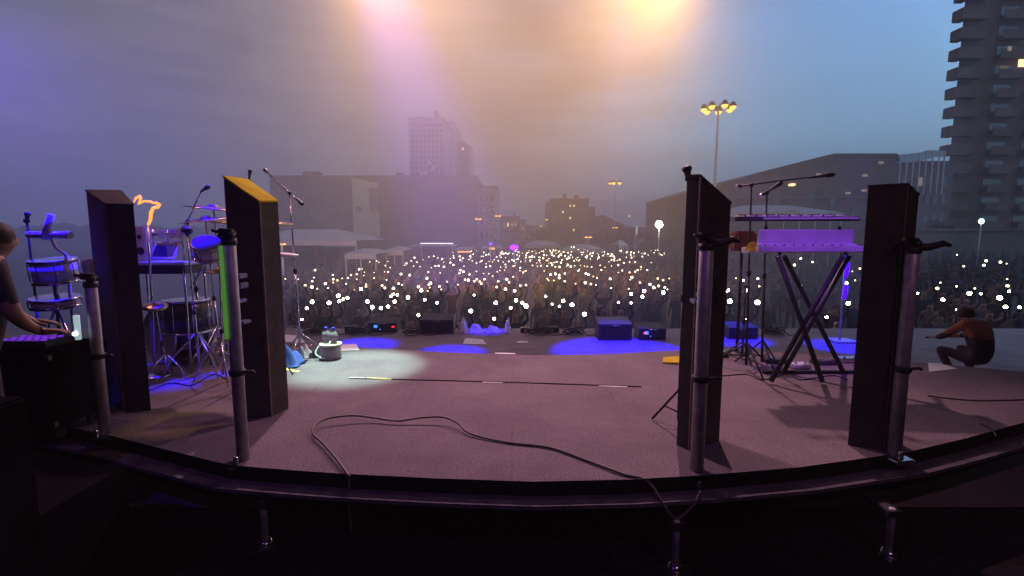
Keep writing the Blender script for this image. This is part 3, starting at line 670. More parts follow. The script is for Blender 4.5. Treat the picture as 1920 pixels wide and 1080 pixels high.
# percussion table
t = thing('percussion_table', 'blue lit table top with gear behind the drum side monolith', 'table', gb(330, 5.6))
c = at(312, 492, 5.6)
part('tabletop', 'drum', t, lambda bm: box(bm, c-Vector((.42, .22, .02)), c+Vector((.36, .22, .015)), .008))
for sx, sy in ((-.38, -.18), (.32, -.18), (-.38, .18), (.32, .18)):
    part('leg', 'chrome', t, lambda bm: tube(bm, [(c.x+sx, c.y+sy, .0), (c.x+sx, c.y+sy, c.z-.02)], .013, 8))
part('apron', 'black', t, lambda bm: box(bm, c+Vector((-.4, -.19, -.12)), c+Vector((.34, .19, -.022))))
cz = c.z+.016
tk = thing('small_speaker', 'upright blue lit speaker on the percussion table', 'speaker', at(271, 470, 5.55))
c1 = Vector((at(271, 470, 5.55).x, 5.55, cz))
part('cabinet', 'drum', tk, lambda bm: box(bm, c1+Vector((-.06, -.06, 0)), c1+Vector((.06, .06, .40)), .012))
part('driver_cone', 'black', tk, lambda bm: (lathe(bm, [(.045, 0), (.02, -.01)], c1+Vector((0, -.062, .12)), (0, -1, 0), 16), lathe(bm, [(.025, 0), (.012, -.006)], c1+Vector((0, -.062, .28)), (0, -1, 0), 16)))
tk = thing('sample_pad', 'slanted pale sample pad on the percussion table', 'sample pad', at(292, 480, 5.6))
c1 = Vector((at(292, 470, 5.6).x, 5.6, cz+.12)); Rr = Matrix.Rotation(R(-50), 3, 'X')
part('pad_case', 'drum', tk, lambda bm: obox(bm, c1+Vector((.08, .05, 0)), (.30, .26, .03), Matrix.Rotation(R(55), 3, 'X'), bev=.01))
part('pad_screen', 'black', tk, lambda bm: obox(bm, c1+Vector((.08, .034, .012)), (.24, .18, .006), Matrix.Rotation(R(55), 3, 'X')))
tk = thing('table_clamp_rack', 'row of small clamps and bars over the percussion table', 'rack', at(330, 440, 5.7))
a, b = at(284, 440, 5.7), at(345, 436, 5.7)
part('cross_bar', 'chrome', tk, lambda bm: tube(bm, [a, b], .014, 8))
part('posts', 'chrome', tk, lambda bm: [tube(bm, [(x, 5.7, cz), (x, 5.7, a.z+.06)], .01, 8) for x in (a.x+.02, (a.x+b.x)/2, b.x-.02)])
part('clamps', 'drum', tk, lambda bm: [box(bm, (x-.03, 5.67, a.z-.04), (x+.03, 5.73, a.z+.06), .01) for x in (a.x+.12, (a.x+b.x)/2+.05, b.x-.06)])
# glowing coil
gp = [(251, 379), (255, 371), (262, 368), (264, 372), (259, 383), (262, 381), (270, 377), (283, 378), (288, 381), (293, 380), (299, 384), (296, 388), (287, 390), (283, 400), (282, 412), (278, 421)]
t = thing('glowing_coil_lamp', 'bare glowing orange coil lamp beside the drum side monolith', 'lamp', gb(276, 5.3))
rr = [.006, .012, .016, .014, .005, .009, .011, .013, .010, .014, .016, .018, .016, .018, .015, .012]
gpts = [at(a, b, 5.3+.05*math.sin(i*1.3)) for i, (a, b) in enumerate(gp)]
part('glowing_tube', 'flame', t, lambda bm: tube(bm, gpts, rr, 8))
part('lamp_post', 'chrome', t, lambda bm: (tube(bm, [gb(276, 5.3), at(277, 424, 5.3)], .012, 8), lathe(bm, [(.14, .0), (.13, .02), (.02, .03)], gb(276, 5.3), seg=18)))

# ------------------------------------------------------------ percussion at far drum side
s1 = drum('bright blue tom on its stand next to the person', at(103, 508, 4.5), .165, .20, (0, -.12, 1), 'drum', 'side_tom', group='side drums by the person')
part('stand_post', 'chrome', s1, lambda bm: tube(bm, [at(103, 528, 4.5), Vector((at(103, 528, 4.5).x, 4.5, .02))], .02, 8))
part('stand_base', 'black', s1, lambda bm: tripod(bm, Vector((at(103, 528, 4.5).x, 4.5, 0)), .3, .3))
s2 = drum('shallow blue snare under the bright blue tom', at(104, 566, 4.4), .17, .07, (.04, -.10, 1), 'drum', 'side_snare', group='side drums by the person')
part('stand_base', 'chrome', s2, lambda bm: tripod(bm, Vector((at(104, 566, 4.4).x, 4.4, 0)), .95, .3))
tk = thing('wood_block', 'violet bar shaped wood block on an upright above the blue tom', 'wood block', at(95, 440, 4.5))
part('bar', 'drum', tk, lambda bm: tube(bm, [at(54, 440, 4.55), at(132, 441, 4.45)], .032, 12))
part('upright_block', 'drum', tk, lambda bm: tube(bm, [at(84, 448, 4.5), at(96, 402, 4.5)], [.035, .028], 12))
part('holder', 'drum', tk, lambda bm: tube(bm, [at(92, 440, 4.5), at(106, 466, 4.5), at(124, 478, 4.5), Vector((at(124, 480, 4.5).x, 4.5, .02))], .014, 8))
part('holder_base', 'black', tk, lambda bm: tripod(bm, Vector((at(124, 480, 4.5).x, 4.5, 0)), .3, .26))
b0 = at(50, 404, 4.6)
mic_stand('round headed blue microphone close to the person\'s head', Vector((b0.x, b0.y, 0)), at(50, 414, 4.6), None, (at(50, 415, 4.6), at(52, 398, 4.6)), 'black', group='microphone stands on the carpet')
c = at(167, 506, 4.2)
tk = thing('hand_shaker', 'blue cone shaped shaker hanging by the dim pole', 'shaker', c)
part('cone', 'drum', tk, lambda bm: lathe(bm, [(.02, -.14), (.035, -.06), (.05, .04), (.045, .08), (.02, .10)], c, seg=16))
part('grip', 'paper', tk, lambda bm: lathe(bm, [(.018, -.20), (.018, -.14)], c, seg=12))
# desk with gear in front of the person
t = thing('equipment_case', 'long wheeled black equipment case in front of the person', 'flight case', (-3.75, 3.75, 0))
def case(bm): box(bm, (-4.15, 3.55, .12), (-3.48, 4.05, .72), .015)
part('case_body', 'fabric', t, case)
for x in (-4.13, -3.5):
    for z in (.16, .68): part('corner_trim', 'chrome', t, lambda bm: box(bm, (x-.02, 3.52, z-.02), (x+.02, 3.549, z+.02)))
for sx, sy in ((-4.05, 3.65), (-3.58, 3.65), (-4.05, 3.95), (-3.58, 3.95)):
    part('wheel', 'rubber', t, lambda bm: lathe(bm, [(.045, -.015), (.05, 0), (.045, .015)], (sx, sy, .055), (1, 0, 0), 14))
t = thing('equipment_case', 'tall black case standing on the backstage floor before the person', 'flight case', (-3.0, 2.2, ZL))
part('case_body', 'fabric', t, lambda bm: box(bm, (-3.6, 2.05, ZL+.003), (-2.42, 2.33, .80), .015))
part('lid_seam', 'chrome', t, lambda bm: box(bm, (-3.59, 2.04, .60), (-2.43, 2.047, .615)))
part('handle', 'chrome', t, lambda bm: tube(bm, [(-2.9, 2.045, .3), (-2.9, 2.0, .3), (-2.72, 2.0, .3), (-2.72, 2.045, .3)], .01, 6))
t = thing('control_surface', 'small mixer with lit violet keys on the equipment case', 'mixer', (-3.75, 3.75, .72))
part('mixer_housing', 'black', t, lambda bm: box(bm, (-4.0, 3.62, .722), (-3.6, 3.9, .78), .01))
def kk(bm):
    for i in range(6):
        for j in range(3): box(bm, (-3.97+i*.06, 3.66+j*.07, .779), (-3.935+i*.06, 3.69+j*.07, .79), .003)
part('button_grid', mat('violet_buttons', (.4, .2, .8), .4, emit=(.25, .04, .9), es=.5), t, kk)
tag(part('timber_board', 'woodedge', None, lambda bm: obox(bm, onz(45, 788, .02)+Vector((0, 0, .0)), (.75, .09, .03), Matrix.Rotation(R(14), 3, 'Z'), bev=.004)), 'pale timber board on the carpet below the person', 'board')

# ------------------------------------------------------------ people
def skin_mesh(verts, edges, radii, name, sub=1):
    me = bpy.data.meshes.new(name); me.from_pydata([tuple(v) for v in verts], edges, []); me.update()
    o = bpy.data.objects.new(name, me); COL.objects.link(o)
    sk = o.modifiers.new('s', 'SKIN'); sk.use_smooth_shade = True
    for i, r in enumerate(radii):
        d = me.skin_vertices[0].data[i]; d.radius = (r, r) if not isinstance(r, tuple) else r; d.use_root = (i == 0)
    if sub:
        ss = o.modifiers.new('u', 'SUBSURF'); ss.levels = sub; ss.render_levels = sub
    dg = bpy.context.evaluated_depsgraph_get(); dg.update()
    out = bpy.data.meshes.new_from_object(o.evaluated_get(dg)); bpy.data.objects.remove(o); return out
def body(name, J, radii, edges, classify, mats, sub=1):
    keys = list(J); idx = {k: i for i, k in enumerate(keys)}
    me = skin_mesh([J[k] for k in keys], [(idx[a], idx[b]) for a, b in edges], [radii.get(k, .05) for k in keys], name, sub)
    me.materials.clear()
    for m in mats: me.materials.append(M[m])
    for p in me.polygons: p.material_index = classify(p.center); p.use_smooth = True
    return me
def crowd_mesh(v):
    rr = random.Random(v)
    J = dict(pel=(0, 0, .98), wa=(0, 0, 1.12), ch=(0, -.01, 1.32), nk=(0, 0, 1.50), hd=(0, -.015, 1.60), ht=(0, -.01, 1.70),
             sl=(-.17, 0, 1.43), sr=(.17, 0, 1.43), hl=(-.10, 0, .92), hr=(.10, 0, .92), kl=(-.12, -.02, .5), kr=(.12, -.02, .5), fl=(-.12, 0, .06), fr=(.13, 0, .06), tl=(-.13, -.14, .03), tr=(.14, -.14, .03))
    up = v % 5
    if up in (0, 1, 3): J.update(er=(.30, -.12, 1.56), wr=(.25, -.20, 1.80), mr=(.24, -.22, 1.90))
    elif up == 2: J.update(er=(.27, -.22, 1.34), wr=(.16, -.36, 1.52), mr=(.14, -.38, 1.60))
    else: J.update(er=(.24, .0, 1.16), wr=(.25, -.1, .95), mr=(.25, -.13, .86))
    if up in (1, 2): J.update(el=(-.30, -.10, 1.55), wl=(-.22, -.22, 1.74), ml=(-.20, -.24, 1.83))
    else: J.update(el=(-.24, .0, 1.16), wl=(-.25, -.1, .95), ml=(-.25, -.13, .86))
    rd = dict(pel=.145, wa=.135, ch=.15, nk=.055, hd=.086, ht=.075, sl=.065, sr=.065, hl=.09, hr=.09, kl=.06, kr=.06, fl=.045, fr=.045, tl=.035, tr=.035, el=.045, er=.045, wl=.032, wr=.032, ml=.042, mr=.042)
    E = [('pel', 'wa'), ('wa', 'ch'), ('ch', 'nk'), ('nk', 'hd'), ('hd', 'ht'), ('ch', 'sl'), ('ch', 'sr'), ('sl', 'el'), ('el', 'wl'), ('wl', 'ml'), ('sr', 'er'), ('er', 'wr'), ('wr', 'mr'), ('pel', 'hl'), ('hl', 'kl'), ('kl', 'fl'), ('fl', 'tl'), ('pel', 'hr'), ('hr', 'kr'), ('kr', 'fr'), ('fr', 'tr')]
    H = Vector(J['hd']); ml, mr_ = Vector(J['ml']), Vector(J['mr'])
    def cl(c):
        if (c-ml).length < .09 or (c-mr_).length < .09: return 1
        if c.z > 1.49 and abs(c.x) < .13: return 2 if (c.z > 1.675 or c.y > .03) else 1
        return 0
    return body('person', J, rd, E, cl, ['cloth', 'dimskin', 'hair'])
CM = [crowd_mesh(i) for i in range(5)]
HAND = {0: (.24, -.22, 1.93), 1: (.24, -.22, 1.93), 2: (.14, -.38, 1.64)}

# musician in dark shirt by the side drums (turned away towards the instruments)
def fingers(base, d, side, n=4, L=.085, curl=.5, r=.0085):
    out = []
    for k in range(n):
        o = side*((k-(n-1)/2)*.021); ln = L*(1, 1.12, 1.05, .85)[k]
        a = base+o; p1_ = a+d*ln*.45; dn = (d+Vector((0, 0, -curl))).normalized(); p2_ = p1_+dn*ln*.33; dn2 = (d+Vector((0, 0, -curl*2.2))).normalized(); p3_ = p2_+dn2*ln*.25
        out.append([a, p1_, p2_, p3_])
    return out
def person_detailed(label, J, rd, E, cl, mats, hands, headc, face, hair_scale=1.0, hair='hair'):
    """J joints in world space, hands = list of (wrist key, palm direction)"""
    J = dict(J); rd = dict(rd); E = list(E)
    for w_, d in hands:
        d = Vector(d).normalized(); side = d.cross(Vector((0, 0, 1))).normalized(); W = Vector(J[w_])
        pk = w_+'p'; J[pk] = W+d*.055; rd[pk] = (.036, .020); E.append((w_, pk))
        for i, f in enumerate(fingers(W+d*.075, d, side)):
            prev = pk
            for j, q_ in enumerate(f[1:]):
                k = f'{w_}f{i}{j}'; J[k] = q_; rd[k] = (.0095, .0085, .0075)[j]; E.append((prev, k)); prev = k
        k1_ = w_+'t1'; k2_ = w_+'t2'; J[k1_] = W+d*.05+side*.045*(1 if w_[-1] == 'l' else -1)+Vector((0, 0, -.01)); J[k2_] = W+d*.085+side*.055*(1 if w_[-1] == 'l' else -1)+Vector((0, 0, -.02))
        rd[k1_] = .011; rd[k2_] = .009; E += [(w_, k1_), (k1_, k2_)]
    me = body('person', J, rd, E, cl, mats, 2)
    me2 = bmesh.new(); me2.from_mesh(me)
    o = bpy.data.objects.new('person', me); COL.objects.link(o); tag(o, label, 'person')
    me2.free()
    F = Vector(face).normalized(); S = F.cross(Vector((0, 0, 1))).normalized(); H = Vector(headc)
    # nose, ears, eyes, mouth as features joined onto the head surface
    b = bmesh.new(); b.from_mesh(me)
    for v in b.verts:
        d = v.co-H
        if d.length < .16 and d.z > -.10:
            f = d.dot(F); s = d.dot(S); z = d.z
            if f > .04:
                v.co += F*(.022*math.exp(-(s/.013)**2-((z+.005)/.025)**2)) - F*(.008*math.exp(-((abs(s)-.032)/.014)**2-((z-.018)/.012)**2)) + F*(.005*math.exp(-(s/.024)**2-((z+.05)/.01)**2))
            if abs(s) > .06 and abs(f) < .025 and abs(z) < .03: v.co += S*(.012 if s > 0 else -.012)
    b.to_mesh(me); b.free()
    def hb(bm):
        blob(bm, H+Vector((0, 0, .032))-F*.022, .098*hair_scale, 3, sc=(.98, 1.04, .95), jit=.035)
    part('hair', hair, o, hb)
    return o
ox, oy = -3.27, 2.86
f_ = Vector((.55, .83, 0)); s_ = Vector((.83, -.55, 0))
def W3(r_, fw, z): return Vector((ox, oy, 0))+s_*r_+f_*fw+Vector((0, 0, z))
J = dict(pel=W3(0, 0, .95), wa=W3(0, .03, 1.10), ch=W3(0, .08, 1.30), nk=W3(0, .13, 1.46), hd=W3(0, .16, 1.56), ht=W3(0, .17, 1.645),
         sl=W3(-.18, .09, 1.40), sr=W3(.18, .09, 1.40), el=W3(-.25, .18, 1.13), er=W3(.26, .14, 1.12), wl=W3(-.16, .28, 1.02), wr=W3(.16, .25, .99),
         hl=W3(-.10, 0, .90), hr=W3(.10, 0, .90), kl=W3(-.12, .04, .48), kr=W3(.12, .03, .48), fl=W3(-.13, -.02, .07), fr=W3(.13, -.02, .07), tl=W3(-.14, .14, .04), tr=W3(.14, .14, .04))
rd = dict(pel=.155, wa=.145, ch=.16, nk=.056, hd=.088, ht=.072, sl=.07, sr=.07, el=.046, er=.046, wl=.030, wr=.030, hl=.09, hr=.09, kl=.06, kr=.06, fl=.045, fr=.045, tl=.04, tr=.04)
E = [('pel', 'wa'), ('wa', 'ch'), ('ch', 'nk'), ('nk', 'hd'), ('hd', 'ht'), ('ch', 'sl'), ('ch', 'sr'), ('sl', 'el'), ('el', 'wl'), ('sr', 'er'), ('er', 'wr'), ('pel', 'hl'), ('hl', 'kl'), ('kl', 'fl'), ('fl', 'tl'), ('pel', 'hr'), ('hr', 'kr'), ('kr', 'fr'), ('fr', 'tr')]
ch = J['ch']
def cl1(c):
    d = c-Vector((ox, oy, 0)); 
    if c.z > 1.45: return 1
    if c.z > .80 and (Vector((d.x, d.y, 0)).dot(f_) > .17 or abs(Vector((d.x, d.y, 0)).dot(s_)) > .24) and c.z < 1.2: return 1
    return 0
person_detailed('person in dark shirt playing beside the blue side drums', J, rd, E, cl1, ['shirt', 'skin'], [('wl', (.6, .75, -.15)), ('wr', (.75, .65, -.05))], J['hd'], f_)
# crouching person at the keyboard side, back turned, on the lower stage beyond the carpet
ox, oy, oz = 6.62, 6.75, ZL
f_ = Vector((-.2, .98, 0)); s_ = Vector((.98, .2, 0))
def W4(r_, fw, z): return Vector((ox, oy, oz))+s_*r_+f_*fw+Vector((0, 0, z))
J = dict(pel=W4(0, -.10, .42), wa=W4(0, -.12, .58), ch=W4(0, .0, .80), nk=W4(0, .10, .93), hd=W4(0, .17, .99), ht=W4(0, .21, 1.07),
         sl=W4(-.19, .03, .87), sr=W4(.19, .03, .87), el=W4(-.27, .24, .66), er=W4(.27, .24, .66), wl=W4(-.14, .42, .62), wr=W4(.14, .42, .62),
         hl=W4(-.12, -.05, .38), hr=W4(.12, -.05, .38), kl=W4(-.20, .32, .48), kr=W4(.20, .32, .48), fl=W4(-.18, .06, .08), fr=W4(.18, .06, .08), tl=W4(-.18, .22, .04), tr=W4(.18, .22, .04))
rd.update(ch=.15, wa=.13, pel=.14, sl=.075, sr=.075, nk=.07)
def cl2(c):
    if c.z > oz+.93: return 1
    if (c-J['wl']).length < .12 or (c-J['wr']).length < .12: return 1
    return 0 if c.z > oz+.72 else 2
person_detailed('person crouching in a rust red top beyond the carpet by the violet pole', J, rd, E, cl2, ['rust', 'skin', 'shirt'], [('wl', (.1, .95, -.2)), ('wr', (-.3, .9, -.2))], J['hd'], f_, 1.08)

# ------------------------------------------------------------ stage lip gear
def onl(px, py):
    p = onz(px, py, ZL); return p if p.y < 10.5 else Vector((p.x*10.5/p.y, 10.5, ZL))
def wedge_monitor(label, c, w_, d_, h_, screen=None, red=None):
    c = c if c.y < 10.6 else Vector((c.x*10.6/c.y, 10.6, ZL))
    t = thing('floor_monitor', label, 'floor monitor', c, 'boxes along the front rim of the stage')
    def f(bm):
        a = [(c.x-w_/2, c.y-d_/2), (c.x+w_/2, c.y-d_/2), (c.x+w_/2, c.y+d_/2), (c.x-w_/2, c.y+d_/2)]
        prism(bm, a, c.z+.002, [c.z+h_*.8, c.z+h_*.8, c.z+h_, c.z+h_])
    part('cabinet', 'black' if not screen == 'pale' else 'darkshell', t, f)
    part('grille', 'rubber', t, lambda bm: box(bm, (c.x-w_*.42, c.y-d_/2-.012, c.z+.06), (c.x+w_*.42, c.y-d_/2-.002, c.z+h_*.7)))
    part('handle', 'chrome', t, lambda bm: tube(bm, [(c.x-.08, c.y-d_/2-.02, c.z+h_*.74), (c.x+.08, c.y-d_/2-.02, c.z+h_*.74)], .01, 6))
    if screen == 'blue':
        part('display', 'led_blue', t, lambda bm: box(bm, (c.x-w_*.30, c.y-d_/2-.02, c.z+h_*.42), (c.x-w_*.30+.075, c.y-d_/2-.013, c.z+h_*.42+.06)))
        part('indicator', 'led_blue', t, lambda bm: box(bm, (c.x-w_*.10, c.y-d_/2-.02, c.z+h_*.25), (c.x-w_*.10+.02, c.y-d_/2-.013, c.z+h_*.25+.02)))
    if red: part('red_indicator', 'led_red', t, lambda bm: blob(bm, (c.x+w_*red, c.y-d_/2-.018, c.z+h_*.5), .028, 1, sc=(1.4, .5, .7)))
    return t
wedge_monitor('big box monitor standing in the widest blue pool', onz(1149, 634, ZL), .68, .45, .42, 'pale')
wedge_monitor('rack box with blue display and red lamp at the front rim past the tub', onz(722, 618, ZL), .62, .4, .28, 'blue', .38)
wedge_monitor('plain dark monitor next to the rack box with blue display', onz(822, 622, ZL), .72, .45, .38)
wedge_monitor('low rack box with red lamp beside the big lit monitor', onz(1218, 634, ZL), .55, .4, .30, 'blue', -.3)
wedge_monitor('dark monitor between the two crossed stand legs', onz(1385, 632, ZL), .6, .4, .3)
for px, py, w_, h_, lb in ((868, 612, .24, .30, 'tall blue lit gear bag on the stage rim'), (893, 612, .3, .16, 'low blue lit cable box next to the tall gear bag'), (925, 611, .34, .13, 'flat blue lit pedal box beside a bright phone'), (952, 611, .16, .26, 'small blue lit upright bag at the end of the row')):
    c = onl(px, py)
    cloth_heap('gear_bag', lb, 'bag', c, w_/2, .14, h_*1.25, 'drum', px)
# clutter along the rim
rq = random.Random(4)
for i, (px, lb) in enumerate(((590, 'dark coiled cable on the stage rim above the blue cloth'), (672, 'dark coiled cable on the stage rim beyond the set list'), (775, 'dark coiled cable between rack box and plain monitor'), (1010, 'dark coiled cable at the middle of the stage rim'), (1075, 'dark coiled cable close to the big lit monitor'), (1300, 'dark coiled cable on the rim behind the microphone monolith'), (1450, 'dark coiled cable on the rim seen between stand legs'))):
    c = onl(px, 628)
    def coil(bm):
        pt = []
        for k in range(60):
            a = k*.55; q = .16+.04*math.sin(k*.9); pt.append(c+Vector((math.cos(a)*q*1.3, math.sin(a)*q, .012+k*.0022+.01*rq.random())))
        pt += [c+Vector((.3, -.1, .012)), c+Vector((.75, .05+.1*rq.random(), .012))]
        tube(bm, pt, .010, 6)
    tag(part('cable_coil', 'rubber', None, coil), lb, 'cable coil')
for px, w_, h_, lb in ((1035, .30, .12, 'low dark junction box left open at the stage rim'), (660, .26, .14, 'small dark junction box before the rack box'), (985, .22, .10, 'flat junction box beside the blue lit bags')):
    c = onl(px, 622); t = thing('junction_box', lb, 'junction box', c)
    part('box_shell', 'black', t, lambda bm: box(bm, c+Vector((-w_/2, -.1, .002)), c+Vector((w_/2, .1, h_)), .01))
    part('sockets', 'chrome', t, lambda bm: lathe(bm, [(.025, 0), (.028, .012)], c+Vector((0, -.1, h_*.5)), (0, -1, 0), 10))
# blue lit stand; blue reflections on it built as glowing tubes
c = onz(1574, 640, ZL); t = thing('blue_lit_stand', 'thin stand with two bright blue reflections behind the crossed stand', 'stand', c)
part('post', 'steel', t, lambda bm: tube(bm, [c, c+Vector((0, 0, 1.75))], .02, 8))
part('base_plate', 'drum', t, lambda bm: obox(bm, c+Vector((.05, 0, .02)), (.45, .4, .03), Matrix.Identity(3), bev=.01))
for a, b in ((.86, 1.15), (1.3, 1.6)):
    part('blue_reflection', 'bluelamp' if False else mat('blue_reflection_glow', (.1, .05, .9), .3, emit=(.05, 0, 1), es=2.2), t, lambda bm: tube(bm, [c+Vector((0, -.03, a)), c+Vector((.02, -.03, (a+b)/2)), c+Vector((.03, -.03, b))], [.03, .045, .03], 10))
# barrier in the pit
t = thing('crowd_barrier', 'long steel crowd barrier in front of the audience', 'barrier', (0, 11.9, ZG))
part('panel', 'steel', t, lambda bm: box(bm, (-15, 11.9, ZG+.05), (15, 11.93, ZG+1.1)))
part('top_rail', 'steel', t, lambda bm: tube(bm, [(-15, 11.86, ZG+1.14), (15, 11.86, ZG+1.14)], .035, 8))

# ------------------------------------------------------------ phones and crowd
Z6 = "20,232 35,240 90,235 75,262 105,275 70,300 92,302 5,305 5,340 82,352 55,388 72,403 125,405 110,455 125,440 148,445 133,488 92,520 47,530 215,463 172,315 172,325 226,322 157,375 178,382 195,260 205,248 235,232 255,212 250,265 270,240 290,268 308,225 345,207 375,203 400,213 425,222 437,240 430,218 360,275 385,265 405,262 342,302 333,342 415,308 438,270 355,372 345,382 350,400 337,422 280,395 298,418 410,393 422,412 458,363 320,478 396,497 498,212 497,257 478,243 550,235 562,265 540,290 560,300 535,310 602,203 620,190 605,215 640,245 662,240 640,297 597,318 590,353 570,350 525,382 672,203 685,178 700,195 700,250 718,235 740,238 725,265 750,225 765,208 700,270 770,300 785,293 790,272 815,290 820,255 822,272 790,185 808,187 822,183 845,183 865,186 895,177 792,210 862,225 895,222 885,243 870,265 880,260 912,275 910,293 930,305 945,295 945,232 685,312 717,312 740,328 642,347 627,360 660,362 670,375 690,348 775,360 765,397 828,348 842,367 868,332 820,410 877,420 912,388 947,384 625,447 760,497 605,547 750,595 885,480 925,497 948,518 852,527 965,178 970,208 985,200 1000,207 1010,183 1030,180 988,260 1015,245 1018,265 1035,245 1040,262 1055,215 1075,230 1080,265 1090,245 1060,295 1100,175 1115,172 1133,165 1155,170 1180,175 1195,165 1120,200 1150,205 1165,243 1155,270 1130,270 1110,258 1128,305 1130,315 1153,322 1153,338 1100,318 1080,345 1088,355 1120,355 1188,312 1188,360 1200,265 1205,220 1212,205 1230,145 1245,145 1205,152 1225,268 1250,262 1255,375 1275,232 1280,225 1278,287 1272,295 1285,260 1290,178 1310,160 1318,210 1325,215 1310,265 1328,268 1315,370 1350,378 1382,383 1320,313 1335,318 1365,330 1388,340 1345,188 1362,183 1358,200 1355,270 1390,222 1400,210 1425,200 1408,260 1415,290 1437,272 1455,188 1480,190 1497,215 1462,238 1478,262 1470,345 1475,403 1520,305 1545,292 1520,258 1530,225 1555,245 1570,210 1590,240 1625,240 1590,305 1605,335 1595,350 1625,300 1640,290 1662,270 1660,285 1700,290 1725,243 1680,188 1705,195 1600,178 1742,180 1765,163 1750,165 1780,190 1805,188 1790,195 1655,370 1585,408 1600,440 1680,422 1670,457 1717,380 1770,390 1765,343 1798,353 1837,343 1808,400 1825,412 1800,430 1600,497 1520,495 1310,568 1110,505 1155,518 1178,485 1233,508 1070,455 280,573 1740,400"
Z3 = "797,660 748,890 718,957 780,852 738,752 778,762 810,772 790,705 780,727 903,688 905,715 930,722 905,735 858,742 875,767 880,858 935,815 940,848 965,835 990,828 982,742 958,710 993,707 1012,690 1045,685 1045,715 1025,778 1070,775 1100,745 1100,758 1060,655 1078,652 1090,672 1087,692 1108,850 1138,883 1122,610 697,715 620,712"
Z8 = "617,938 545,1040 562,1028 693,1030 775,942 820,948 785,998 1040,842 1028,905 1085,795 1170,820 1085,992 670,955 520,853 1458,888 1513,868 1478,955 1415,975"
ZA = "385,25 400,75 488,20 540,80 488,165 760,2 1000,85 890,155"
ZB = "735,543 745,567 800,540 800,567 960,485 785,637 918,605 905,632 1003,613 1040,622 645,737 627,772 742,760 850,772 818,802 1043,715 1055,790 998,830 1033,885 1117,885 660,840 748,905 508,803 885,805 1045,757"
def ps(s, k, ox_, oy_): return [(ox_+float(a)/k, oy_+float(b)/k) for a, b in (q.split(',') for q in s.split())]
dots = ps(Z6, 3.31, 700, 420)+ps(Z3, 3.177, 340, 300)+ps(Z8, 3.857, 1220, 280)+ps(ZA, 2.7, 1220, 540)+ps(ZB, 3.178, 1560, 300)
dots.sort(key=lambda p: -p[1])
rp = random.Random(11)
PR = [(.030, .042, .022, .017, .036), (.030, .044, .036, .022, .040)]
def phone_mesh(big, k):
    bm = bmesh.new(); box(bm, (-.037, -.004, -.075), (.037, .004, .075), .003)
    r = PR[1 if big else 0][k]
    for f in bm.faces: f.material_index = 0
    b2 = bmesh.new(); n = 16; c = b2.verts.new((0, -.0075, .03))
    rim = [b2.verts.new((r*math.cos(2*math.pi*i/n), -.0055, .03+r*math.sin(2*math.pi*i/n))) for i in range(n)]
    for i in range(n):
        f = b2.faces.new((c, rim[(i+1) % n], rim[i])); f.material_index = 1
    merge(bm, b2)
    me = bpy.data.meshes.new('phone'); bm.to_mesh(me); bm.free(); me.materials.append(M['black']); me.materials.append(M['torchbig' if big else ('torch', 'torch', 'torchwarm', 'torch', 'torchwarm')[k]]); return me
PB = [phone_mesh(True, k) for k in range(5)]; PS = [phone_mesh(False, k) for k in range(5)]
holders = []; far_b = bmesh.new(); nph = 0
def zone(px, py):
    if px > 1700: s = 'beyond the violet pole at the side'
    elif px > 1340: s = 'seen under the keyboards'
    elif px > 1160: s = 'by the microphone monolith'
    elif px > 960: s = 'above the widest blue pool'
    elif px > 780: s = 'above the blue lit gear bags'
    else: s = 'above the two water bottles'
    return s
for i, (px, py) in enumerate(dots):
    zt = ZG+rp.uniform(1.85, 2.1)
    P_ = onz(px, py, zt)
    if P_.y < 12.5: P_ = at(px, py, 12.5+rp.uniform(0, .8))
    if P_.y > 66: P_ = at(px, py, 60+rp.uniform(0, 6))
    s = min(2.6, max(1.0, P_.y/24))
    if i < 296:
        big = P_.y < 17
        k = rp.randrange(5)
        o = bpy.data.objects.new('phone', (PB if big else PS)[k]); COL.objects.link(o); o.location = P_
        s = 1.0 if P_.y < 28 else min(1.3, P_.y/28)
        if px > 1340: s *= 1.45
        elif py > 500: s *= 1.15
        o.scale = (s, s, s)
        o.rotation_euler = (rp.uniform(-.2, .2), 0, math.atan2(P_.x, P_.y)*-1+rp.uniform(-.15, .15))
        row = 'near the stage' if P_.y < 15 else ('in the middle rows' if P_.y < 26 else 'in the far rows')
        z_ = zone(px, py)
        tag(o, f'phone torch {row} {z_}', 'phone', f'lit phones {row} {z_}')
        holders.append(P_)
    else:
        me = PS[i % 3].copy(); me.transform(Matrix.Translation(P_) @ Matrix.Scale(1.35, 4)); far_b.from_mesh(me)
for i in range(150):
    y = 34+rp.random()*30; x = y*rp.triangular(-.16, .34, .12)
    me = PS[rp.randrange(5)].copy(); me.transform(Matrix.Translation((x, y, ZG+rp.uniform(1.8, 2.15))) @ Matrix.Scale(1.15, 4)); far_b.from_mesh(me)
fo = bm_obj('far_phone_crowd_lights', far_b, ['black', 'torch']); fo['kind'] = 'stuff'; fo['label'] = 'scatter of tiny phone lights at the far end of the crowd'
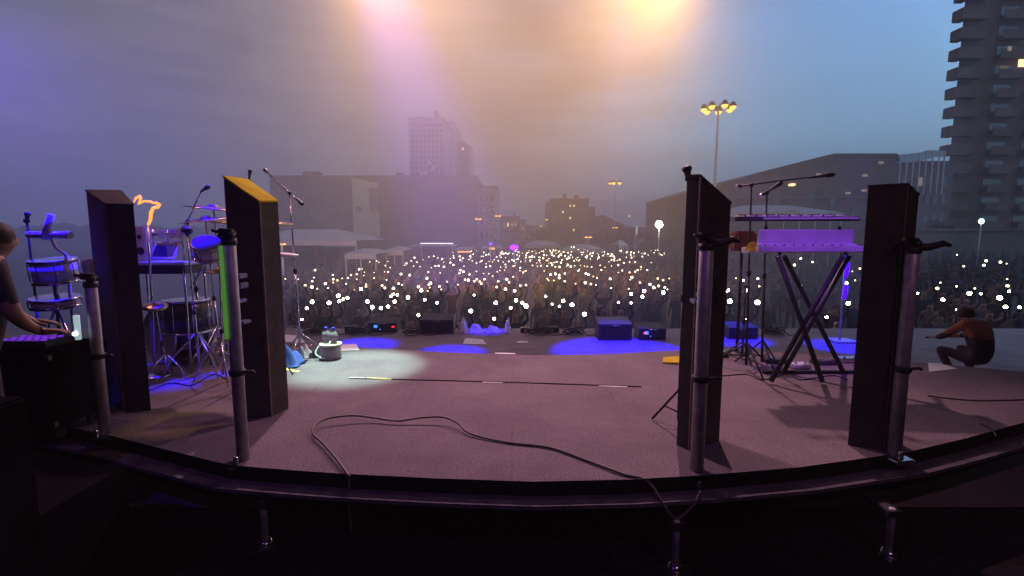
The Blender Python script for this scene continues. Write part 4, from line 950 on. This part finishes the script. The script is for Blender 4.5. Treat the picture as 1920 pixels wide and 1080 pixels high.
# people holding the nearer phones, then neighbours between them
def add_person(x, y, rot, s, v, lab):
    o = bpy.data.objects.new('person', CM[v]); COL.objects.link(o); o.location = (x, y, ZG); o.scale = (s, s, s); o.rotation_euler = (0, 0, rot)
    tag(o, lab[0], 'person', lab[1])
taken = []; np_ = 0
for P_ in holders:
    if P_.y > 30: continue
    v = random.choice((0, 1, 3)); h = (.24, -.22, 1.86); s = max(.84, min(1.1, (P_.z-ZG)/h[2]))
    rot = math.atan2(P_.x, P_.y)*-.6+random.uniform(-.2, .2)
    hx = h[0]*math.cos(rot)-h[1]*math.sin(rot); hy = h[0]*math.sin(rot)+h[1]*math.cos(rot)
    x, y = P_.x-hx*s, P_.y-hy*s+.02
    z_ = zone(960+P_.x/P_.y*900, 0)
    row = 'front rows' if P_.y < 17 else 'middle rows'
    add_person(x, y, rot, s, v, (f'{row} person raising a lit phone {z_}', f'phone holders {row} {z_}'))
    taken.append((x, y)); np_ += 1
tries = 0
while np_ < 285 and tries < 9000:
    tries += 1
    y = 12.5+random.random()**1.4*15; x = random.uniform(-.62*y, 1.1*y)
    if any((x-a)**2+(y-b)**2 < .30 for a, b in taken): continue
    if y < 13.3 and random.random() < .3: continue
    z_ = zone(960+x/y*900, 0)
    add_person(x, y, random.uniform(-.35, .35)-math.atan2(x, y)*.5, random.uniform(.90, 1.06), random.choice((2, 4, 4, 4, 3)), (f'shadowy standing person {z_}', f'dim people in the crowd {z_}'))
    taken.append((x, y)); np_ += 1
# far crowd mass
fb = bmesh.new(); base = bmesh.new()
lathe(base, [(.10, .02), (.13, .5), (.17, .95), (.15, 1.15), (.22, 1.36), (.16, 1.46), (.06, 1.50), (.085, 1.56), (.10, 1.64), (.07, 1.74), (.01, 1.77)], (0, 0, 0), seg=7)
bme = bpy.data.meshes.new('b'); base.to_mesh(bme); base.free()
arm = bmesh.new(); tube(arm, [(.18, 0, 1.38), (.26, -.1, 1.55), (.24, -.18, 1.92)], [.05, .04, .035], 5); ame = bpy.data.meshes.new('a'); arm.to_mesh(ame); arm.free()
def put(me, mm):
    m_ = me.copy(); m_.transform(mm); fb.from_mesh(m_); bpy.data.meshes.remove(m_)
for i in range(1500):
    y = 19+random.random()**.8*44; x = random.uniform(-.50*y-1, 1.12*y)
    if y < 26 and any((x-a)**2+(y-b)**2 < .25 for a, b in taken): continue
    mm = Matrix.Translation((x, y, ZG)) @ Matrix.Rotation(random.uniform(-.4, .4), 4, 'Z') @ Matrix.Diagonal((1.05, .72, random.uniform(.92, 1.07), 1))
    put(bme, mm)
    if random.random() < .35: put(ame, mm)
o = bm_obj('crowd', fb, mat('distant_crowd_clothes', (.055, .05, .06), .9, 0, .8, .9)); o['kind'] = 'stuff'; o['label'] = 'dense dark crowd filling the far half of the square'

# ------------------------------------------------------------ buildings
def px_box(pxl, pxr, ytop, Y, depth, side=0):
    a = at(pxl, ytop, Y); b = at(pxr, ytop, Y); return a.x, b.x, a.z
def windows(t, x0, x1, z0, z1, y, nx, nz, m='glassd', lit=(), wd=.5, hh=.5, litm='lit'):
    dx = (x1-x0)/nx; dz = (z1-z0)/nz
    for i in range(nx):
        for j in range(nz):
            cx, cz_ = x0+dx*(i+.5), z0+dz*(j+.5)
            part('window', litm if (i, j) in lit else m, t, lambda bm: box(bm, (cx-dx*wd/2, y-.10, cz_-dz*hh/2), (cx+dx*wd/2, y-.02, cz_+dz*hh/2)))
def building(label, pxl, pxr, ytop, Y, depth, m='conc', nx=0, nz=0, lit=(), zb=0, parapet=True, roofbits=(), litm='lit', wd=.5, hh=.45):
    x0, x1, zt = px_box(pxl, pxr, ytop, Y, depth)
    t = thing('building', label, 'building', ((x0+x1)/2, Y, ZG))
    part('wall', m, t, lambda bm: box(bm, (x0, Y, ZG), (x1, Y+depth, zt-.3)))
    part('roof', 'concd', t, lambda bm: box(bm, (x0-.2, Y-.2, zt-.29), (x1+.2, Y+depth+.2, zt)))
    for a, b, h in roofbits:
        xa, xb = at(a, ytop, Y).x, at(b, ytop, Y).x
        part('rooftop_unit', 'concd', t, lambda bm: box(bm, (xa, Y+1, zt+.005), (xb, Y+4, zt+h)))
    if nx: windows(t, x0+.6, x1-.6, zb, zt-1.5, Y, nx, nz, lit=lit, litm=litm, wd=wd, hh=hh)
    return t, x0, x1, zt
# long box building behind the square
t, x0, x1, zt = building('long dark hall with a tall pale printed banner', 505, 893, 329, 110, 45, 'concd', 0, 0, roofbits=((564, 592, 1.0), (740, 752, .8)))
for pz in (0.0, 4.0, 8.0):
    part('cornice', 'concd', t, lambda bm: box(bm, (x0-.1, 109.75, pz), (x1+.1, 109.97, pz+.25)))
bx0, bx1 = at(662, 400, 109.5).x, at(711, 400, 109.5).x; bz0, bz1 = at(680, 444, 109.5).z, at(680, 333, 109.5).z
bn = thing('printed_banner', 'tall pale banner with a dark photo print hung on the long hall', 'banner', ((bx0+bx1)/2, 109.4, bz0))
part('sheet', 'hoarding', bn, lambda bm: prism(bm, [(bx0, 109.4), (bx1, 109.4), (bx1, 109.7), (bx0, 109.7)], bz0, [bz1, bz1-1.2, bz1-1.2, bz1]))
cx0, cx1 = at(693, 400, 109.3).x, at(710, 400, 109.3).x
part('photo_print', 'hoardd', bn, lambda bm: box(bm, (cx0, 109.3, at(0, 399, 109.3).z), (cx1, 109.39, at(0, 352, 109.3).z)))
ex0, ex1 = at(667, 400, 109.3).x, at(679, 400, 109.3).x
part('round_emblem', 'hoardd', bn, lambda bm: lathe(bm, [(.7, 0), (.7, .06)], ((ex0+ex1)/2, 109.39, at(0, 392, 109.3).z), (0, -1, 0), 16))
building('pale lower block adjoining the end of the long hall', 893, 932, 349, 118, 30, 'concl', 3, 4)
# tower blocks
t, x0, x1, zt = building('tall slab tower block rising behind the long hall', 766, 833, 221, 170, 40, 'conc', 8, 11, lit={(4, 3), (5, 2), (3, 1), (2, 1)}, zb=20, litm='litdim', roofbits=((814, 820, 2.6), (776, 800, .7)))
building('slimmer pale stair tower joined to the tall slab tower', 833, 850, 228, 190, 40, 'concl', 2, 9, zb=22)
building('narrow dark tower with a lit top window', 857, 873, 267, 200, 14, 'brick', 2, 9, lit={(1, 8)}, zb=18)
building('pale narrow tower half hidden by the narrow dark tower', 873, 882, 272, 210, 20, 'concl', 0, 0)
t, x0, x1, zt = building('mid height block with a few lit windows on the skyline', 1035, 1104, 372, 170, 35, 'concd', 9, 6, lit={(2, 4), (4, 5), (5, 5), (4, 3), (5, 1)}, zb=0, litm='lit', roofbits=((1058, 1062, 1.6), (1079, 1086, 1.2)), wd=.35, hh=.35)
building('reddish step of the mid height skyline block', 1104, 1116, 388, 176, 30, 'brick', 1, 4)
building('small dark block on the skyline beside the long hall', 938, 974, 405, 160, 20, 'concd', 4, 2, lit={(1, 1)}, zb=1, roofbits=((962, 966, .8),), wd=.35)
building('pale block tucked beside the small dark skyline block', 974, 986, 412, 165, 18, 'concl', 1, 2)
building('low distant block line behind the trees', 1116, 1290, 426, 210, 25, 'concd', 12, 2, wd=.4)
building('low dark terrace between hall and skyline block', 880, 1040, 432, 140, 20, 'concd', 12, 2, lit={(3, 0), (8, 1)}, zb=-1, wd=.3, litm='litdim')
# gabled dark roof house
def gable(label, pts, Y, depth, m='concd'):
    t = thing('building', label, 'building', (at(pts[0][0], 440, Y).x, Y, ZG))
    w3 = [at(a, b, Y) for a, b in pts]; bot = [Vector((w3[0].x, Y, ZG)), Vector((w3[-1].x, Y, ZG))]
    poly = [bot[0]]+w3+[bot[1]]
    def f(bm):
        a = [bm.verts.new((p.x, Y, p.z)) for p in poly]; b = [bm.verts.new((p.x, Y+depth, p.z)) for p in poly]
        bm.faces.new(a); bm.faces.new(b[::-1])
        for i in range(len(poly)): j = (i+1) % len(poly); bm.faces.new((a[i], b[i], b[j], a[j]))
    part('wall', m, t, f); 
    def rfz(bm):
        for p, q in zip(w3, w3[1:]):
            a = [bm.verts.new(v) for v in ((p.x, Y-.4, p.z+.01), (q.x, Y-.4, q.z+.01), (q.x, Y+depth+.3, q.z+.01), (p.x, Y+depth+.3, p.z+.01))]
            b = [bm.verts.new(v.co+Vector((0, 0, .22))) for v in a]
            bm.faces.new(a[::-1]); bm.faces.new(b)
            for i in range(4): bm.faces.new((a[i], a[(i+1) % 4], b[(i+1) % 4], b[i]))
    part('roof', 'brick', t, rfz)
    return t, w3
gable('low gabled house in front of the reddish step', [(1100, 414), (1130, 404), (1172, 424)], 150, 16)
# wide dark hall with sloping roof on the keyboard side
t, w3 = gable('wide dark hall with a sloping roof behind the keyboards', [(1335, 354), (1350, 349), (1440, 322), (1560, 292), (1678, 292), (1682, 303)], 62, 30, 'brick')
for px, py, lt in ((1483, 347, 1), (1487, 346, 1), (1535, 327, 0), (1455, 380, 2), (1622, 329, 0), (1590, 362, 0), (1620, 357, 0), (1652, 305, 0), (1520, 370, 2), (1560, 380, 2), (1600, 400, 2), (1400, 392, 2), (1500, 395, 2), (1640, 372, 2)):
    c = at(px, py, 61.9); part('window', ('litdim', 'lit', 'glassd')[lt], t, lambda bm: box(bm, c-Vector((.30, .05, .14 if lt < 2 else .5)), c+Vector((.30, .06, .14 if lt < 2 else .5))))
for px0, px1, py in ((1360, 1680, 372), (1400, 1680, 410)):
    part('cornice', 'concd', t, lambda bm: box(bm, (at(px0, py, 61.8).x, 61.75, at(0, py, 61.8).z), (at(px1, py, 61.8).x, 61.97, at(0, py, 61.8).z+.3)))
# glass screen on the roof
t = thing('glass_screen', 'row of pale glass panels on a slope next to the balcony tower', 'glass screen', (at(1720, 290, 66).x, 66, 8))
gx = [1678, 1690, 1702, 1714, 1726, 1738, 1750, 1762, 1772]
for a, b in zip(gx, gx[1:]):
    ya = 291-(a-1678)*.11 if a < 1738 else 282; yb = 291-(b-1678)*.11 if b < 1738 else 282
    p0, p1_ = at(a+1, ya, 66), at(b-1, yb, 66); q0, q1 = at(a+1, ya+(16 if a < 1740 else 12), 66), at(b-1, yb+(16 if a < 1740 else 12), 66)
    def f(bm):
        v = [bm.verts.new(p) for p in (p0, p1_, q1, q0)]; u = [bm.verts.new(x.co+Vector((0, .08, 0))) for x in v]
        bm.faces.new(v); bm.faces.new(u[::-1])
        for i in range(4): bm.faces.new((v[i], v[(i+1) % 4], u[(i+1) % 4], u[i]))
    part('glass_panel', 'glasspanel', t, f)
part('post_row', 'steel', t, lambda bm: [box(bm, (at(a, 290, 66).x-.06, 65.95, 7), (at(a, 290, 66).x+.06, 66.12, at(a, 291-(a-1678)*.11 if a < 1738 else 283, 66).z)) for a in gx])
building('low dark annex under the glass screen with a warm lit entrance', 1682, 1790, 302, 67, 15, 'concd', 6, 4, lit={(2, 3)}, zb=0, litm='litdim')
# balcony tower
Yt = 74
xl = at(1786, 240, Yt).x
t = thing('balcony_tower', 'high brown apartment tower with stacked balconies at its corner', 'apartment tower', (xl+12, Yt, ZG))
zt = 48
part('wall', 'brick', t, lambda bm: prism(bm, [(xl, Yt), (xl+34, Yt), (xl+60, Yt+26), (xl*(Yt+26)/Yt+.6, Yt+26)], ZG, zt))
part('roof', 'concd', t, lambda bm: prism(bm, [(xl-.3, Yt-.3), (xl+34, Yt-.3), (xl+60, Yt+26), (xl*(Yt+26)/Yt+.3, Yt+26)], zt+.002, zt+.5))
zpit = 2.74
z0 = at(1775, 283, Yt).z
kk_ = int((z0-ZG)//zpit)
for j in range(kk_+12):
    z = z0+(j-kk_)*zpit
    if z > zt-2 or z < ZG+2: continue
    part('balcony', 'brickb', t, lambda bm: (box(bm, (xl-1.15, Yt-1.1, z-.75), (xl+2.6, Yt-.99, z+.75)), box(bm, (xl-1.15, Yt-.98, z-.75), (xl-1.05, Yt+.6, z+.75)), box(bm, (xl-1.04, Yt-.98, z-.75), (xl-.01, Yt+.6, z-.6)), box(bm, (xl+.0, Yt-.98, z-.75), (xl+2.6, Yt-.01, z-.6))))
    for i in range(3):
        xb = xl+5.0+i*5.2
        if i < 2: part('balcony', 'brickb', t, lambda bm: (box(bm, (xb, Yt-1.2, z-.75), (xb+3.4, Yt-1.1, z+.5)), box(bm, (xb, Yt-1.09, z-.75), (xb+3.4, Yt-.01, z-.6))))
        lit_ = 'lit' if (i == 1 and j == kk_+7-1+0) else 'glassd'
        part('window', 'litdim' if (i, j) in () else 'glassd', t, lambda bm: box(bm, (xb+.3, Yt-.08, z-.5), (xb+3.0, Yt-.01, z+1.3)))
c = at(1916, 118, Yt-1.4); part('lit_window', 'lit', t, lambda bm: box(bm, c-Vector((.5, .05, .55)), c+Vector((.6, .05, .5))))
c = at(1893, 91, Yt-1.3); part('dim_window', 'litdim', t, lambda bm: box(bm, c-Vector((.25, .05, .3)), c+Vector((.25, .05, .3))))
# low dark wall of stalls in front of the tower
building('long dark site building at the foot of the balcony tower', 1700, 2000, 428, 48, 8, 'concd', 10, 1, zb=-2, lit=set())

# ------------------------------------------------------------ light masts
def mast(label, px, ytop, Y, heads, r=.16, m='sodium', hs=.35, rad=1.2, lab='tall floodlight mast'):
    tp = at(px, ytop, Y); b = Vector((tp.x, Y, ZG))
    t = thing('light_mast', label, 'light mast', b)
    part('pole', 'steel', t, lambda bm: tube(bm, [b, tp], [r*1.5, r*.7], 10))
    part('ring_frame', 'black', t, lambda bm: [tube(bm, [tp, tp+Vector((rad*math.cos(a), rad*math.sin(a), 0))], .05, 6) for a in [2*math.pi*k/heads for k in range(heads)]])
    for k in range(heads):
        a = 2*math.pi*(k+.3)/heads; c = tp+Vector((rad*math.cos(a), rad*math.sin(a), .0))
        h = part('floodlight', 'black', t, lambda bm: lathe(bm, [(hs, -.1), (hs*1.05, 0), (hs*.5, .3)], c, (0, 0, 1), 12))
        part('lens', m, h, lambda bm: lathe(bm, [(hs*.95, -.12), (hs*.9, -.26), (hs*.4, -.40)], c, (0, 0, 1), 12))
    return t
M['sodium2'] = mat('sodium_floodlight_glass', (.9, .7, .3), .3, emit=(1, .40, .06), es=3.2, sample=False)
mast('tallest floodlight mast with a ring of amber lamps', 1347, 201, 46, 7, .12, 'sodium2', .30, 1.25)
mast('more distant shorter floodlight mast with amber lamps', 1154, 342, 110, 5, .13, 'sodium2', .42, 1.15)
def lamp_post(label, px, py, Y, s=.25, m='sodium2', n=1):
    tp = at(px, py, Y); t = thing('street_lamp', label, 'street lamp', (tp.x, Y, ZG), 'distant street lamps')
    part('pole', 'steel', t, lambda bm: tube(bm, [(tp.x, Y, ZG), (tp.x, Y, tp.z)], [.1, .06], 6))
    part('lamp_head', m, t, lambda bm: [blob(bm, tp+Vector(((k-(n-1)/2)*s*3.0, 0, 0)), s, 1, sc=(1.5, 1, .5)) for k in range(n)])
for a in (('pair of amber street lamps beside the white flare', 1232, 391, 120, .3, 'sodium2', 2), ('single pale street lamp above the tree line', 1180, 405, 130, .22, 'sodium2', 1), ('amber street lamp before the end of the long hall', 897, 411, 100, .25, 'sodium2', 2),
          ('tall thin street lamp beside the small skyline block', 934, 405, 105, .25, 'sodium2', 2), ('amber street lamp left of the mid height block', 1025, 412, 140, .3, 'sodium2', 1), ('faint street lamp low by the skyline block', 1014, 424, 150, .25, 'sodium2', 1),
          ('low street lamp between trees', 1153, 427, 125, .25, 'sodium2', 2), ('amber lamp over the tents by the trees', 1103, 445, 80, .22, 'sodium2', 2), ('orange lamp under the white marquee roof', 528, 458, 30, .10, 'sodium2', 2)):
    lamp_post(*a)
c = at(1236, 421, 62); FS = 1.6; t = thing('floodlight_stand', 'blinding white floodlight on a post over the crowd', 'floodlight', (c.x, c.y, ZG))
part('pole', 'steel', t, lambda bm: tube(bm, [(c.x, c.y, ZG), (c.x, c.y, c.z)], .06, 8))
part('housing', 'black', t, lambda bm: lathe(bm, [(.48, 0), (.54, .08), (.3, .3)], c+Vector((0, .05, 0)), (0, 1, 0), 16)); part('lens', 'whitelamp', t, lambda bm: lathe(bm, [(.46, 0), (.38, .12), (.05, .18)], c, (0, -1, 0), 16))
c = at(1840, 415, 46); t = thing('floodlight_stand', 'greenish work light high on a post before the balcony tower', 'floodlight', (c.x, c.y, ZG))
part('pole', 'steel', t, lambda bm: tube(bm, [(c.x, c.y, ZG), (c.x, c.y, c.z)], .05, 8)); part('lens', 'led_green', t, lambda bm: blob(bm, c, .26, 2, sc=(1, .6, 1)))
for px, py, s, Y, lb, mm in ((964, 464, .30, 40, 'round blue spotlight over the rear of the crowd', 'bluelamp'), (920, 457, .12, 45, 'tiny violet lamp over the food stalls', 'bluelamp')):
    c = at(px, py, Y); t = thing('spotlight', lb, 'spotlight', (c.x, c.y, ZG)); part('pole', 'steel', t, lambda bm: tube(bm, [(c.x, c.y, ZG), (c.x, c.y, c.z)], .05, 8)); part('lens', mm, t, lambda bm: blob(bm, c, s, 2, sc=(1.2, .6, .8)))

# ------------------------------------------------------------ marquees, stalls, signs
def marquee(label, pxl, pxr, yeave, yridge, Y, depth, m='tarp', ypeak=None, group='white marquees around the square'):
    a, b = at(pxl, yeave, Y), at(pxr, yeave, Y); r_ = at((pxl+pxr)/2 if ypeak is None else ypeak, yridge, Y+depth/2)
    t = thing('marquee', label, 'marquee', ((a.x+b.x)/2, Y, ZG), group)
    def f(bm):
        z = a.z; v = [bm.verts.new(p) for p in ((a.x, Y, z), (b.x, Y, z), (b.x, Y+depth, z), (a.x, Y+depth, z))]
        q1, q2 = bm.verts.new((a.x*.7+b.x*.3, Y+depth/2, r_.z)), bm.verts.new((a.x*.3+b.x*.7, Y+depth/2, r_.z))
        bm.faces.new((v[0], v[1], q2, q1)); bm.faces.new((v[1], v[2], q2)); bm.faces.new((v[2], v[3], q1, q2)); bm.faces.new((v[3], v[0], q1)); bm.faces.new(v[::-1])
    part('canopy', m, t, f)
    part('valance', m, t, lambda bm: box(bm, (a.x, Y-.03, a.z-.35), (b.x, Y-.005, a.z-.005)))
    for x in (a.x+.05, (a.x+b.x)/2, b.x-.05):
        part('leg', 'steel', t, lambda bm: tube(bm, [(x, Y+.05, ZG), (x, Y+.05, a.z-.01)], .04, 6))
    return t
marquee('wide white marquee beside the long hall', 430, 668, 451, 430, 34, 8)
marquee('small pale tent between the marquee and the crowd', 646, 705, 476, 466, 32, 4)
marquee('pale tent roof near the middle of the crowd edge', 722, 756, 470, 462, 36, 4)
marquee('grey tent in front of the low terrace', 985, 1052, 460, 451, 70, 6)
marquee('dim tent under the trees', 1058, 1135, 468, 458, 60, 6)
marquee('light tent next to the tree line', 1160, 1178, 460, 450, 62, 4)
marquee('long pale tent row glowing violet behind the keyboards', 1363, 1580, 398, 385, 40, 6)
marquee('tent with a sharper peak behind the keyboards', 1500, 1560, 402, 390, 38, 4)
for px0, px1, y0, y1, Y, mm, lb in ((788, 850, 455.5, 457.5, 58, 'led_white', 'long white tube light over the rear of the crowd'), (858, 884, 470.5, 473.5, 55, 'led_amber', 'flat amber stall sign behind the crowd'), (917, 928, 464, 468, 55, 'led_amber', 'short amber stall sign below the violet lamp')):
    a, b = at(px0, y0, Y), at(px1, y1, Y)
    t = thing('light_sign', lb, 'sign', ((a.x+b.x)/2, Y, ZG)); part('light_face', mm, t, lambda bm: box(bm, (a.x, Y-.05, b.z), (b.x, Y, a.z)))
    part('backing', 'black', t, lambda bm: box(bm, (a.x-.1, Y+.003, b.z-.1), (b.x+.1, Y+.1, a.z+.1)))
    part('post', 'steel', t, lambda bm: [box(bm, (x-.05, Y+.11, ZG), (x+.05, Y+.2, a.z)) for x in (a.x+.1, b.x-.1)])
def stall(label, pxl, pxr, yt, Y, m='redcanvas'):
    a, b = at(pxl, yt, Y), at(pxr, yt, Y); t = thing('food_stall', label, 'stall', ((a.x+b.x)/2, Y, ZG), 'food stalls behind the crowd')
    part('cabin', m, t, lambda bm: box(bm, (a.x, Y, ZG), (b.x, Y+3, a.z-.3)))
    part('awning', 'tarp' if m != 'tarp' else 'redcanvas', t, lambda bm: prism(bm, [(a.x-.1, Y-1.0), (b.x+.1, Y-1.0), (b.x+.1, Y+3.1), (a.x-.1, Y+3.1)], a.z-.28, [a.z-.22, a.z-.22, a.z, a.z]))
    part('hatch', 'glassd', t, lambda bm: box(bm, (a.x*.8+b.x*.2, Y-.04, ZG+1.1), (a.x*.2+b.x*.8, Y-.003, a.z-.6)))
for a in (('red canvas stall under the white marquee', 530, 600, 452, 42, 'redcanvas'), ('dark stall beside the red canvas one', 604, 640, 458, 42, 'concd'), ('dim stall behind the long tube light', 770, 852, 458, 62, 'concd'),
          ('narrow stall under the flat amber sign', 856, 888, 464, 58, 'brick'), ('stall under the short amber sign', 905, 940, 462, 60, 'concd'), ('low stall at the rear centre of the crowd', 985, 1040, 462, 78, 'concd')):
    stall(*a)
c = at(1194, 432, 60); t = thing('banner_flag', 'narrow white upright flag above the tree line tents', 'flag', (c.x, 60, ZG))
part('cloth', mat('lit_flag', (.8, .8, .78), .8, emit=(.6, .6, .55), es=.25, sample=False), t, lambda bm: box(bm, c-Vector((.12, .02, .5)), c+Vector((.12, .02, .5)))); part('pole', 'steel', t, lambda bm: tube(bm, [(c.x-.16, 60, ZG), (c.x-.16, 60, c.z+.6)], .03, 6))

# ------------------------------------------------------------ trees
def tree(label, px, ytop, Y, wpx, seed, col='leaf'):
    rr_ = random.Random(seed); tp = at(px, ytop, Y); h = tp.z-ZG; rw = wpx/900*Y/2
    t = thing('tree', label, 'tree', (tp.x, Y, ZG), 'trees along the rear of the square'); b = Vector((tp.x, Y, ZG))
    def tr(bm):
        tube(bm, [b, b+Vector((0, 0, h*.5)), b+Vector((rr_.uniform(-.2, .2), 0, h*.85))], [.22, .15, .05], 7)
        for k in range(6):
            a = rr_.uniform(0, 6.28); z = h*rr_.uniform(.3, .6); tube(bm, [b+Vector((0, 0, z)), b+Vector((math.cos(a)*rw*.6, math.sin(a)*rw*.6, z+h*.25))], [.08, .03], 5)
    part('trunk', 'bark', t, tr)
    def cr_(bm):
        cl_ = [(Vector((rr_.uniform(-1, 1)*rw*.72, rr_.uniform(-1, 1)*rw*.6, h*rr_.uniform(.35, .86))), rw*rr_.uniform(.25, .42)) for _ in range(12)]
        for c_, r_ in cl_:
            for k in range(60):
                d = Vector((rr_.gauss(0, 1), rr_.gauss(0, 1), rr_.gauss(0, 1))).normalized()*r_*rr_.uniform(.5, 1.08)
                p = b+c_+d; s = .18+.12*rr_.random()
                u = Vector((rr_.gauss(0, 1), rr_.gauss(0, 1), rr_.gauss(0, 1))).normalized(); v = u.orthogonal().normalized()
                bm.faces.new([bm.verts.new(p+u*s), bm.verts.new(p+v*s*.6), bm.verts.new(p-u*s), bm.verts.new(p-v*s*.6)])
    part('crown', col, t, cr_)
for i, (px, yt, Y, w_, lb) in enumerate(((1128, 424, 95, 40, 'round dusky tree behind the dim tent'), (1160, 418, 92, 36, 'dusky tree left of the narrow white flag'), (1186, 420, 88, 30, 'slim tree right behind the narrow white flag'), (1215, 430, 80, 34, 'low tree under the pair of amber lamps'), (1252, 412, 90, 40, 'taller tree beside the blinding floodlight'),
        (1278, 425, 85, 34, 'tree half hidden by the microphone monolith'), (1000, 428, 120, 38, 'small tree beside the mid height block'), (1020, 432, 118, 30, 'bushy tree at the foot of the mid height block'), (1375, 400, 70, 40, 'tree at the corner of the wide dark hall'),
        (1650, 400, 50, 60, 'dark tree before the wide hall past the keyboards'), (1760, 405, 52, 60, 'dark tree between hall and balcony tower'), (560, 425, 60, 50, 'dim tree above the wide marquee'))):
    tree(lb, px, yt, Y, w_, 50+i)
o = part('treeline', 'leaf', None, lambda bm: [blob(bm, (x, 230+random.uniform(-5, 5), ZG+2), random.uniform(5, 8), 2, sc=(1.6, 1, .9), jit=.2) for x in range(-260, 300, 8)])
o['kind'] = 'stuff'; o['label'] = 'distant line of dark trees'

# ------------------------------------------------------------ air
def volume(name, color, dens, aniso=.0):
    m = bpy.data.materials.new(name); m.use_nodes = True; n = m.node_tree.nodes; l = m.node_tree.links
    n.remove(n['Principled BSDF']); v = n.new('ShaderNodeVolumePrincipled'); v.inputs['Color'].default_value = (*color, 1); v.inputs['Density'].default_value = dens; v.inputs['Anisotropy'].default_value = aniso
    l.new(v.outputs[0], n['Material Output'].inputs['Volume']); return m
hzb = bmesh.new(); box(hzb, (-950, -70, ZG-1.4), (950, 1550, 80)); 
hzo = bm_obj('haze', hzb, volume('haze', (.80, .78, .84), .0022)); hzo['kind'] = 'stuff'; hzo['label'] = 'thin evening haze over the whole square'
smb = bmesh.new(); blob(smb, (-4.5, 21.0, 4.0), 1, 4, sc=(22, 10.4, 13))
smo = bm_obj('smoke', smb, volume('stage_smoke', (.90, .83, .85), .019)); smo['kind'] = 'stuff'; smo['label'] = 'drifting stage smoke over the front of the crowd'
